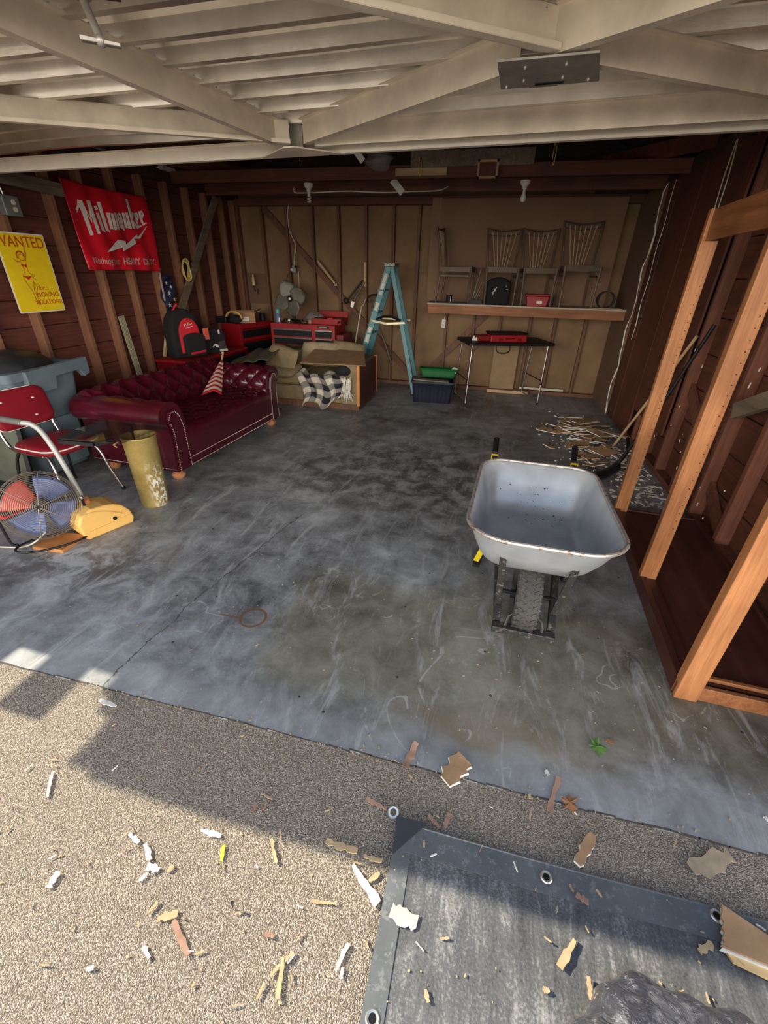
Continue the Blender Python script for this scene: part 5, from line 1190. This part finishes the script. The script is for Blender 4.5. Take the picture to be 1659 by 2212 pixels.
# handle rails
for s in (-1,1):
    g0=RM@Vector((s*.255,.95,.615)); g1=RM@Vector((s*.245,.62,.44)); g2=RM@Vector((s*.17,.30,.325)); g3=RM@Vector((s*.125,-.33,.14))
    hr=MB(); hr.bar(g1,g2,.034,.04); hr.bar(g2,g3,.034,.045); hr.bar(g0.lerp(g1,.35),g1,.034,.04); hr.build('handle_rail',BLKP,wb,bevel=.003)
    MB().cyl(g0,g0.lerp(g1,.45),.019,14).build('grip',BLK,wb,smooth=True)
    MB().bar(g0.lerp(g1,.42),g0.lerp(g1,.455),.044,.044).build('yellow_collar',YELB,wb)
    # tray struts up to the front lip
    t0=RM@Vector((s*.155,-.375,.585)); t1=RM@Vector((s*.13,-.27,.19)); MB().bar(t0,t1,.030,.012,(0,1,0)).build('tray_strut',BLKP,wb,bevel=.002)
    MB().box(t0+Vector((0,0,.012)),(.055,.02,.012)).build('strut_foot',BRASSN,wb); MB().ball(t0+Vector((0,-.012,.0)),.009,n=5).build('bolt',ALU,wb)
    # legs
    lm_=MB(); a=RM@Vector((s*.20,.14,.33)); b=RM@Vector((s*.265,.26,.03)); c=RM@Vector((s*.255,.34,.03)); d=RM@Vector((s*.22,.50,.44))
    lm_.bar(a,b,.030,.012,(0,1,0)); lm_.bar(b,c,.03,.012); lm_.bar(c,d,.030,.012,(0,1,0)); lm_.build('leg',BLKP if s>0 else BLK,wb,bevel=.002)
    MB().bar(a.lerp(b,.35)+Vector((s*.012,-.012,0)),a.lerp(b,.85)+Vector((s*.012,-.012,0)),.032,.006,(0,1,0)).build('yellow_stripe',YELB,wb)
    MB().bar(b+Vector((0,0,-.006)),c+Vector((0,0,-.012)),.04,.03).build('skid_foot',BLK,wb)
MB().bar(RM@Vector((-.19,.13,.335)),RM@Vector((.19,.13,.335)),.03,.045).build('cross_brace',BLKP,wb)
nb=MB(); nb.bar(RM@Vector((-.145,-.355,.115)),RM@Vector((.145,-.355,.115)),.045,.035); nb.build('nose_bar',BLKP,wb,bevel=.003)
MB().tube([RM@Vector(p) for p in ((-.085,-.35,.13),(-.075,-.34,.185),(-.055,-.335,.20),(.055,-.335,.20),(.075,-.34,.185),(.085,-.35,.13))],.008,8).build('tipping_loop',BLKP,wb,smooth=True)
MB().cyl(RM@Vector((-.14,-.175,.20)),RM@Vector((.14,-.175,.20)),.011,10).build('axle',BLK,wb)
wc=RM@Vector((0,-.175,.192)); RX=(Matrix.Rotation(R(-2),3,'Z')@Matrix.Rotation(PI/2,3,'Y'))
tprof=[(.100,-.040),(.125,-.054),(.160,-.060),(.180,-.052),(.188,-.032),(.190,0),(.188,.032),(.180,.052),(.160,.060),(.125,.054),(.100,.040)]
tr=MB(); tr.lathe(tprof,wc,48,RX); tr=tr.build('tyre',RUB,wb,smooth=True)
tm=MB()
for k in range(34):
    a=2*PI*k/34
    for s in (-1,1):
        for q_,(u0,u1,da) in enumerate(((.004,.022,.03),(.022,.042,-.03),(.044,.056,.02))):
            rad=.189 if q_<2 else .184; 
            p=wc+RX@Vector((rad*math.cos(a+(.09 if s>0 else 0)),rad*math.sin(a+(.09 if s>0 else 0)),s*u0)); q=wc+RX@Vector((rad*math.cos(a+da*2+(.09 if s>0 else 0)),rad*math.sin(a+da*2+(.09 if s>0 else 0)),s*u1))
            tm.bar(p,q,.0085,.007,(p-wc).normalized())
tm.build('tread_blocks',RUB,tr)
MB().lathe([(0,-.03),(.04,-.03),(.10,-.02),(.104,-.035),(.104,.035),(.10,.02),(.04,.03),(0,.03)],wc,32,RX).build('wheel_rim',BLK,wb,smooth=True)
MB().cyl(wc+RX@Vector((0,0,-.07)),wc+RX@Vector((0,0,.07)),.022,14).build('hub',BLK,wb)

# ---------------------------------------------------------------- tarp and bag
tp=thing('ground_tarp','dusty dark mesh tarp with grey hem and metal grommets on the driveway','tarp',(.6,.2,0))
def tf(u,v):
    x=-.085+1.9*u; y=.735-1.5*v+.03*u*u; return Vector((x,y,.004+.003*math.sin(x*7+y*3)+.003*math.sin(x*23)*math.sin(y*17)))
mb=MB(); mb.grid(tf,80,60); mb.build('mesh_sheet',TARP,tp,smooth=True)
hm=MB(); hm.grid(lambda u,v:tf(u,v*.053)+Vector((0,.008,.002)),80,4); hm.grid(lambda u,v:tf(v*.030,u)+Vector((-.012,0,.002)),60,3); hm.build('hem',HEM,tp,solid=.0015)
MB().tube([tf(i/79,0)+Vector((0,.008,.003)) for i in range(80)],.003,6).build('hem_cord',HEM,tp,smooth=True)
MB().prism([(-.105,.755),(.0,.760),(-.095,.645)],.010,.015).build('corner_patch',M('dark_corner_patch',(.05,.055,.06),.5),tp)
for x,y in ((.37,.73),(.84,.755),(-.068,.305),(1.3,.76)):
    MB().lathe([(.009,0),(.010,.004),(.015,.005),(.018,.002),(.018,0)],(x,y-.025 if y>.5 else y,.010),18).build('grommet',ALU,tp,smooth=True)
    MB().lathe([(0,0),(.0095,0)],(x,y-.025 if y>.5 else y,.0125),12).build('grommet_hole',BLK,tp)
MB().lathe([(.010,0),(.011,.005),(.017,.006),(.020,.002),(.020,0)],(-.118,.765,.012),18,Matrix.Rotation(R(25),3,'X')).build('corner_ring',ALU,tp,smooth=True)
bgp=thing('black_bin_liner','wrinkled black plastic bin liner lying at the bottom right corner','bag',(.66,.34,0))
mb=MB()
def bgf(u,v):
    a=u*2*PI; r=math.sin(v*PI/2); 
    w_=1+.05*math.sin(a*3+1)+.04*math.sin(a*7)+.025*math.sin(a*17)
    x=.68+.30*r*w_*math.cos(a); y=.30+.24*r*w_*math.sin(a)
    z=.13*(math.cos(v*PI/2)**.75)*(1+.10*math.sin(a*5+v*3))+(.012*abs(math.sin(a*3.5+v*4))**.7+.006*abs(math.sin(a*8-v*7))**.6+.0025*math.sin(a*21+v*13))*math.sin(v*PI)
    return Vector((x,y,max(.012,z+.010)))
mb.grid(bgf,140,40,cu=True); mb.build('liner_body',BAGM,bgp,smooth=True)
# ---------------------------------------------------------------- debris on driveway and slab
KM={'P':CHIPP,'B':[CHIPB,CHIPW],'L':BLEAF,'G':GLEAF,'C':CHIPG,'W':CHIPW,'T':CHIPT,'Y':M('yellow_leaf',(.62,.50,.05),.7),'Y2':[M('cream_paper',(.75,.66,.42),.8),CHIPW],'K':BLK}
def debris(x0,y0,x1,y1,w_,k,n,l,c,seed):
    r=random.Random(seed); a=Vector((x0,y0)); b=Vector((x1,y1)); L_=max((b-a).length,.01); cx,cy=(a+b)/2; F=Matrix.Translation((cx,cy,.003 if not(x0>-.1 and y0<.75) else .014))@Matrix.Rotation(math.atan2(b.y-a.y,b.x-a.x),4,'Z')
    nm={'wood_splinter':'wood_splinter'}.get(n,n)
    if k in 'LG' and n!='leaf_fragment':
        o=[]
        for i in range(11):
            t=i*PI/5.5; o.append((L_*.5*(1.05 if i%2==0 else .5)*math.cos(t)*1.0,max(w_,L_*.45)*(1.0 if i%2==0 else .5)*math.sin(t)))
        mb=MB(); mb._a([Vector((0,0,.004))]+[Vector((x,y,.002+.012*r.random()*(i%2==0))) for i,(x,y) in enumerate(o)],[(0,i+1,(i+1)%11+1) for i in range(11)])
        mb.tube([Vector((-L_*.5,0,.004)),Vector((L_*.35,0,.006))],.0012,4)
        mb.v=[F@v for v in mb.v]; ob=mb.build(nm,KM[k],solid=.001)
    elif k=='K':
        mb=MB(); mb.cyl((cx,cy,.002),(cx+.004,cy,.035),.002,6); mb.cyl((cx+.004,cy,.035),(cx+.004,cy,.037),.005,8); ob=mb.build(nm,BLK)
    else:
        N=9; up=[]; dn=[]
        big=k in('B','Y2'); 
        for i in range(N):
            t=i/(N-1); e=(.55+.45*math.sin(PI*(.12+.76*t))) if big else (.35+.65*math.sin(PI*(.1+.8*t))**.5)*(1 if r.random()>.2 else .65)
            if n.startswith('paddle'): e=.4+.7*t
            up.append((L_*(t-.5),w_/2*e*r.uniform(.6,1.2))); dn.append((L_*(t-.5)+r.uniform(-.1,.1)*w_,-w_/2*e*r.uniform(.6,1.2)))
        th=.010 if k=='B' else .004 if k in 'TWC' else .0022
        bend=r.uniform(.0,.25)*L_*(.6 if k in 'PT' else .2); V_=[]; 
        for lay in (0,1):
            for s_,l_ in ((0,up),(1,dn)):
                for i,(x,y) in enumerate(l_):
                    t=i/(N-1); V_.append(F@Vector((x,y*(1.0 if lay==0 or not big else .93),th*lay+bend*(2*t-1)**2*.5+(.25*abs(y) if k=='P' else 0)*(1 if s_ else 0))))
        fs=[]; ms=[]
        for i in range(N-1):
            fs+=[(i,i+1,N+i+1,N+i),(2*N+i,2*N+i+1,3*N+i+1,3*N+i),(i,i+1,2*N+i+1,2*N+i),(N+i,N+i+1,3*N+i+1,3*N+i)]; ms+=[1,0,1,1]
        fs+=[(0,N,3*N,2*N),(N-1,2*N-1,4*N-1,3*N-1)]; ms+=[1,1]
        mb=MB(); mb._a(V_,fs)
        mm=KM[k]
        if isinstance(mm,list): mb.m=ms
        ob=mb.build(nm,mm)
    return tag(ob,l,c)
DEB=[
(-0.084,1.028,-0.110,0.922,0.030,'P','curled_leaf','pinkish brown dry leaf lying across the slab edge','leaf'),
(0.041,0.913,0.105,1.016,0.085,'B','plasterboard_piece','brown torn plasterboard piece with white edge on the slab edge','debris'),
(0.442,1.032,0.398,0.901,0.022,'P','curled_leaf','long curled brown leaf upright on the slab seam','leaf'),
(0.447,0.964,0.492,0.933,0.040,'L','maple_leaf','orange brown curled maple leaf on the slab seam','leaf'),
(0.572,1.189,0.632,1.193,0.048,'G','maple_leaf','green maple leaf lying on the slab near the door line','leaf'),
(0.641,1.230,0.671,1.228,0.020,'L','leaf_fragment','small orange leaf fragment beside the green maple leaf','leaf'),
(0.528,0.862,0.468,0.761,0.036,'B','plasterboard_chunk','brown chunk with white rim between seam and tarp middle','debris'),
(0.813,0.838,0.951,0.910,0.060,'C','bark_piece','tan knotty torn piece right of the tarp grommets','debris'),
(0.397,1.046,0.406,1.030,0.014,'W','plaster_crumb','white plaster crumb alone on the slab above the seam','debris'),
(-0.208,0.593,-0.111,0.520,0.028,'W','paddle_shaped_splinter','long cream splinter with broad end touching tarp left edge','wood splinter'),
(-0.143,0.771,-0.218,0.786,0.014,'P','thin_brown_leaf','narrow pinkish leaf pointing at the tarp corner ring','leaf'),
(-0.003,0.789,0.040,0.760,0.016,'P','splinter','pinkish brown splinter at the tarp corner, left of a pair','wood splinter'),
(0.055,0.764,0.068,0.813,0.018,'P','splinter','pinkish brown splinter at the tarp corner, right of a pair','wood splinter'),
(-0.309,0.631,-0.205,0.631,0.022,'T','wood_splinter','tan splinter lying on the shadow line left of the tarp','wood splinter'),
(-0.182,0.622,-0.122,0.625,0.013,'T','wood_splinter','short tan splinter touching the tarp left hem','wood splinter'),
(-0.149,0.566,-0.123,0.593,0.014,'T','wood_splinter','small tan splinter beside the paddle shaped one','wood splinter'),
(-0.482,0.594,-0.437,0.540,0.012,'T','wood_splinter','slim upright tan splinter in sun below the shadow line','wood splinter'),
(-0.466,0.625,-0.449,0.598,0.006,'T','wood_splinter','thinnest upright tan sliver just below the shadow line','wood splinter'),
(-0.657,0.347,-0.572,0.296,0.020,'P','brown_strip','long brown bark strip hanging below a white topped piece','wood splinter'),
(-0.701,0.341,-0.655,0.363,0.020,'T','plaster_capped_piece','tan piece with white lump at its right end','debris'),
(-0.931,0.496,-0.884,0.483,0.016,'W','plaster_flake','white flake furthest left of the upper white flakes','debris'),
(-0.861,0.485,-0.817,0.452,0.016,'W','plaster_flake','tall white flake above the curved tan one','debris'),
(-0.816,0.437,-0.773,0.438,0.022,'W','curved_flake','curved cream flake in the upper cluster of flakes','debris'),
(-0.814,0.399,-0.801,0.422,0.010,'W','plaster_flake','thin white flake tucked under the curved cream flake','debris'),
(-0.747,0.439,-0.739,0.457,0.012,'T','tan_flake','small tan flake right of the curved cream flake','debris'),
(-0.714,0.562,-0.642,0.563,0.016,'W','plaster_smear','broken white plaster line right of the upper flakes','debris'),
(-1.057,0.321,-1.061,0.360,0.022,'W','folded_white_flake','folded white flake alone at the left of the driveway','debris'),
(-1.337,0.594,-1.284,0.523,0.010,'W','white_stick','slim white stick near the shadow corner at left','wood splinter'),
(-0.736,0.342,-0.725,0.371,0.010,'T','wood_splinter','tan splinter above left of the white topped piece','wood splinter'),
(-0.300,0.480,-0.227,0.492,0.009,'T','wood_splinter','flat horizontal tan splinter in the middle of the driveway','wood splinter'),
(-0.621,0.544,-0.605,0.503,0.014,'Y','yellow_leaf','crumpled yellow leaf on the sunlit driveway','leaf'),
(-0.812,0.210,-0.795,0.216,0.012,'W','plaster_crumb','white plaster crumb at lower left of the driveway','debris'),
(-0.700,0.281,-0.669,0.267,0.012,'W','plaster_flake','small white flake left of the brown strip foot','debris'),
(0.386,0.507,0.433,0.574,0.020,'T','wood_splinter','large pale splinter lying on the tarp','wood splinter'),
(0.458,0.508,0.456,0.465,0.012,'T','wood_splinter','narrow tan splinter on the tarp above the black bag','wood splinter'),
(-0.069,0.515,0.007,0.503,0.048,'Y2','torn_cardboard_flake','cream and yellow torn flake on the tarp left hem','debris'),
(0.452,0.680,0.483,0.669,0.022,'P','leaf_fragment','grey brown leaf in the shaded tarp band','leaf'),
(0.436,0.702,0.445,0.685,0.008,'P','leaf_sliver','tiny brown sliver in the shaded tarp band','leaf'),
(-0.307,0.280,-0.327,0.352,0.014,'T','wood_splinter','long pale vertical splinter of the lower middle cluster','wood splinter'),
(-0.358,0.267,-0.352,0.298,0.008,'T','wood_splinter','dark edged splinter at lower left of the middle cluster','wood splinter'),
(-0.343,0.313,-0.329,0.338,0.009,'T','wood_splinter','short slanted splinter of the lower middle cluster','wood splinter'),
(-0.323,0.344,-0.303,0.367,0.012,'T','wood_splinter','upper right splinter of the lower middle cluster','wood splinter'),
(-0.183,0.363,-0.167,0.420,0.012,'W','wood_splinter','white splinter bundle left of the tarp grommet','wood splinter'),
(-0.167,0.352,-0.166,0.374,0.010,'W','wood_splinter','short white end below the splinter bundle','wood splinter'),
(-0.581,0.652,-0.581,0.678,0.012,'P','brown_chip','pinkish brown chip in the shadow, left of two','debris'),
(-0.558,0.663,-0.542,0.679,0.010,'P','brown_chip','pinkish brown chip in the shadow, right of two','debris'),
(-0.579,0.714,-0.534,0.705,0.006,'C','curved_sliver','pale curved sliver in the shadow above two brown chips','debris'),
(0.343,0.902,0.329,0.862,0.008,'C','pale_sliver','pale sliver between the seam and the tarp hem','debris'),
(0.471,0.935,0.489,0.914,0.004,'W','twig','thin white stem below the curled maple leaf','debris'),
(0.333,0.942,0.341,0.928,0.012,'T','tan_chip','small tan chip on the slab seam left of the long leaf','debris'),
(1.116,1.069,1.122,1.056,0.015,'W','plaster_crumb','white crumb on the slab seam at right edge of picture','debris'),
(-0.399,0.383,-0.369,0.385,0.012,'P','brown_chip','brown chip under a white crumb on the sunlit driveway','debris'),
(-0.519,0.423,-0.505,0.403,0.005,'K','nail','dark nail standing out on the sunlit driveway','nail'),
(0.341,0.457,0.357,0.456,0.012,'T','tan_chip','round pale chip on the tarp below the large splinter','debris'),
(0.050,0.383,0.060,0.363,0.012,'T','tan_chip','tan chip on the tarp near its left hem','debris'),
(0.758,0.632,0.801,0.657,0.022,'T','torn_flake','torn tan flake at the left tip of the big cardboard','debris'),
(-1.412,0.881,-1.322,0.875,0.020,'W','stacked_flakes','white flakes stacked on the seam at the slab corner','debris'),
]
for i,d in enumerate(DEB): debris(*d,seed=i+3)
rc_=random.Random(41)
for i in range(90):
    x=rc_.uniform(-1.5,1.0); y=rc_.uniform(.12,.93)
    if x<-.15 and y>.70 and x>-1.3 and rc_.random()<.5: continue
    a=rc_.uniform(0,PI); l=rc_.uniform(.003,.014); sunny=y<.66
    on='tarp' if (x>-.09 and y<.74) else 'driveway'
    debris(x-l*math.cos(a),y-l*math.sin(a),x+l*math.cos(a),y+l*math.sin(a),rc_.uniform(.002,.006),rc_.choice('TTTWC'),'wood_chip','small pale chip scattered on the '+on,'debris',seed=100+i)['group']='small chips scattered on the '+on
# big torn cardboard on the tarp at right
cbd=thing('torn_plasterboard','large brown torn board with ragged white edge on tarp by a grommet','debris',(.9,.68,.01))
o=[(.852,.752),(.848,.735),(.838,.72),(.842,.708),(.83,.695),(.834,.685),(.822,.67),(.825,.662),(.812,.652),(1.02,.628),(1.05,.66),(.93,.715)]
MB().prism(o,.028,.036).build('brown_face',CHIPB,cbd); MB().prism([(x+.002,y-.004) for x,y in o],.014,.0275).build('white_core',CHIPW,cbd)
MB().prism([(.83,.648),(.84,.63),(1.04,.595),(1.06,.625)],.010,.018).build('lower_flap',CARDY,cbd)
# uncountable crumbs
cr_=MB(); 
for i in range(520):
    x=rnd.uniform(-1.6,1.3); y=rnd.choice([rnd.uniform(.15,.94),.93+abs(rnd.gauss(0,.02)),rnd.uniform(.9,2.2)]); s=rnd.uniform(.0012,.004)
    if x>-.08 and y<.74: z=.011
    else: z=.001
    cr_.box((x,y,z+s*.3),(s*rnd.uniform(1,3),s,s*.6),Matrix.Rotation(rnd.uniform(0,3),3,'Z'))
tag(cr_.build('plaster_crumbs',CHIPT),'scattered pale crumbs of plaster and wood over driveway and slab edge','debris',kind='stuff')
# ---------------------------------------------------------------- rubble heap by the right wall
G='plasterboard shards heaped by the right wall'
for i in range(64):
    t=rnd.random(); cx=rnd.gauss(1.17,.17); cy=rnd.gauss(5.25,.30) if i<46 else rnd.uniform(4.2,4.9)
    cx=max(.72,min(1.47,cx)); cy=max(4.2,min(5.95,cy))
    l=rnd.uniform(.14,.44) if i<46 else rnd.uniform(.06,.2); w_=rnd.uniform(.05,.20) if i%4 else rnd.uniform(.015,.03)
    hgt=max(0,.10*(1-((cx-1.17)/.4)**2-((cy-5.2)/.7)**2)); z=.008+hgt*rnd.random()
    Rm=Matrix.Rotation(rnd.gauss(.05,.8),3,'Z')@Matrix.Rotation(rnd.uniform(-.25,.25),3,'X')@Matrix.Rotation(rnd.uniform(-.08,.08),3,'Y')
    o=[(-l/2,-w_/2*rnd.uniform(.3,1)),(l/2*rnd.uniform(.4,1),-w_/2),(l/2,w_/2*rnd.uniform(0,1)),(-l/2*rnd.uniform(.3,.9),w_/2)]
    F=Matrix.Translation((cx,cy,z+.02))@Rm.to_4x4(); mb=MB(); mb.prism(o,-.004,.004,F); mb.m=[0,0,1,0,1,0]
    if w_<.032: mb.m=[1]*6
    tag(mb.build('plasterboard_shard',[CHIPB,CHIPW]),'brown faced white edged shard in the rubble heap by the right wall','debris',G)
rb=MB()
def crumb(x,y,s,z=0): rb.box((x,y,z+s*.4),(s*rnd.uniform(1,3.5),s*rnd.uniform(.6,1.2),s*.7),Matrix.Rotation(rnd.uniform(0,3.1),3,'Z')@Matrix.Rotation(rnd.uniform(-.5,.5),3,'X'))
for i in range(1100):
    k=rnd.random()
    if k<.30: crumb(rnd.gauss(1.15,.22),rnd.gauss(5.2,.40),rnd.uniform(.003,.013))
    elif k<.62: crumb(max(1.0,min(1.58,rnd.gauss(1.40,.12))),rnd.uniform(3.45,4.9),rnd.uniform(.003,.016))
    elif k<.72: crumb(rnd.gauss(1.05,.1),rnd.gauss(4.5,.25),rnd.uniform(.003,.009))
    else: crumb(1.60-abs(rnd.gauss(0,.022)),rnd.uniform(1.3,3.5),rnd.uniform(.003,.013))
rb.v=[v for v in rb.v]
for v in rb.v: v.x=min(v.x,1.62)
tag(rb.build('plaster_rubble',CHIPW),'white plaster rubble strewn along the foot of the right wall','debris',kind='stuff')
for i in range(12):
    y=rnd.uniform(3.5,4.4); x=rnd.uniform(1.40,1.55); a=rnd.uniform(-.6,.9); l=rnd.uniform(.06,.14)
    d=Vector((math.cos(a),math.sin(a),0)); c=Vector((x,y,.02))
    tag(MB().tube(catmull([c-d*l/2,c+Vector((-d.y,d.x,.3))*.02,c+d*l/2],4),.006,4,flat=.5).build('plaster_strip',CHIPW),'curled white plaster strip on the floor behind the far oak post','debris','curled plaster strips on the floor')
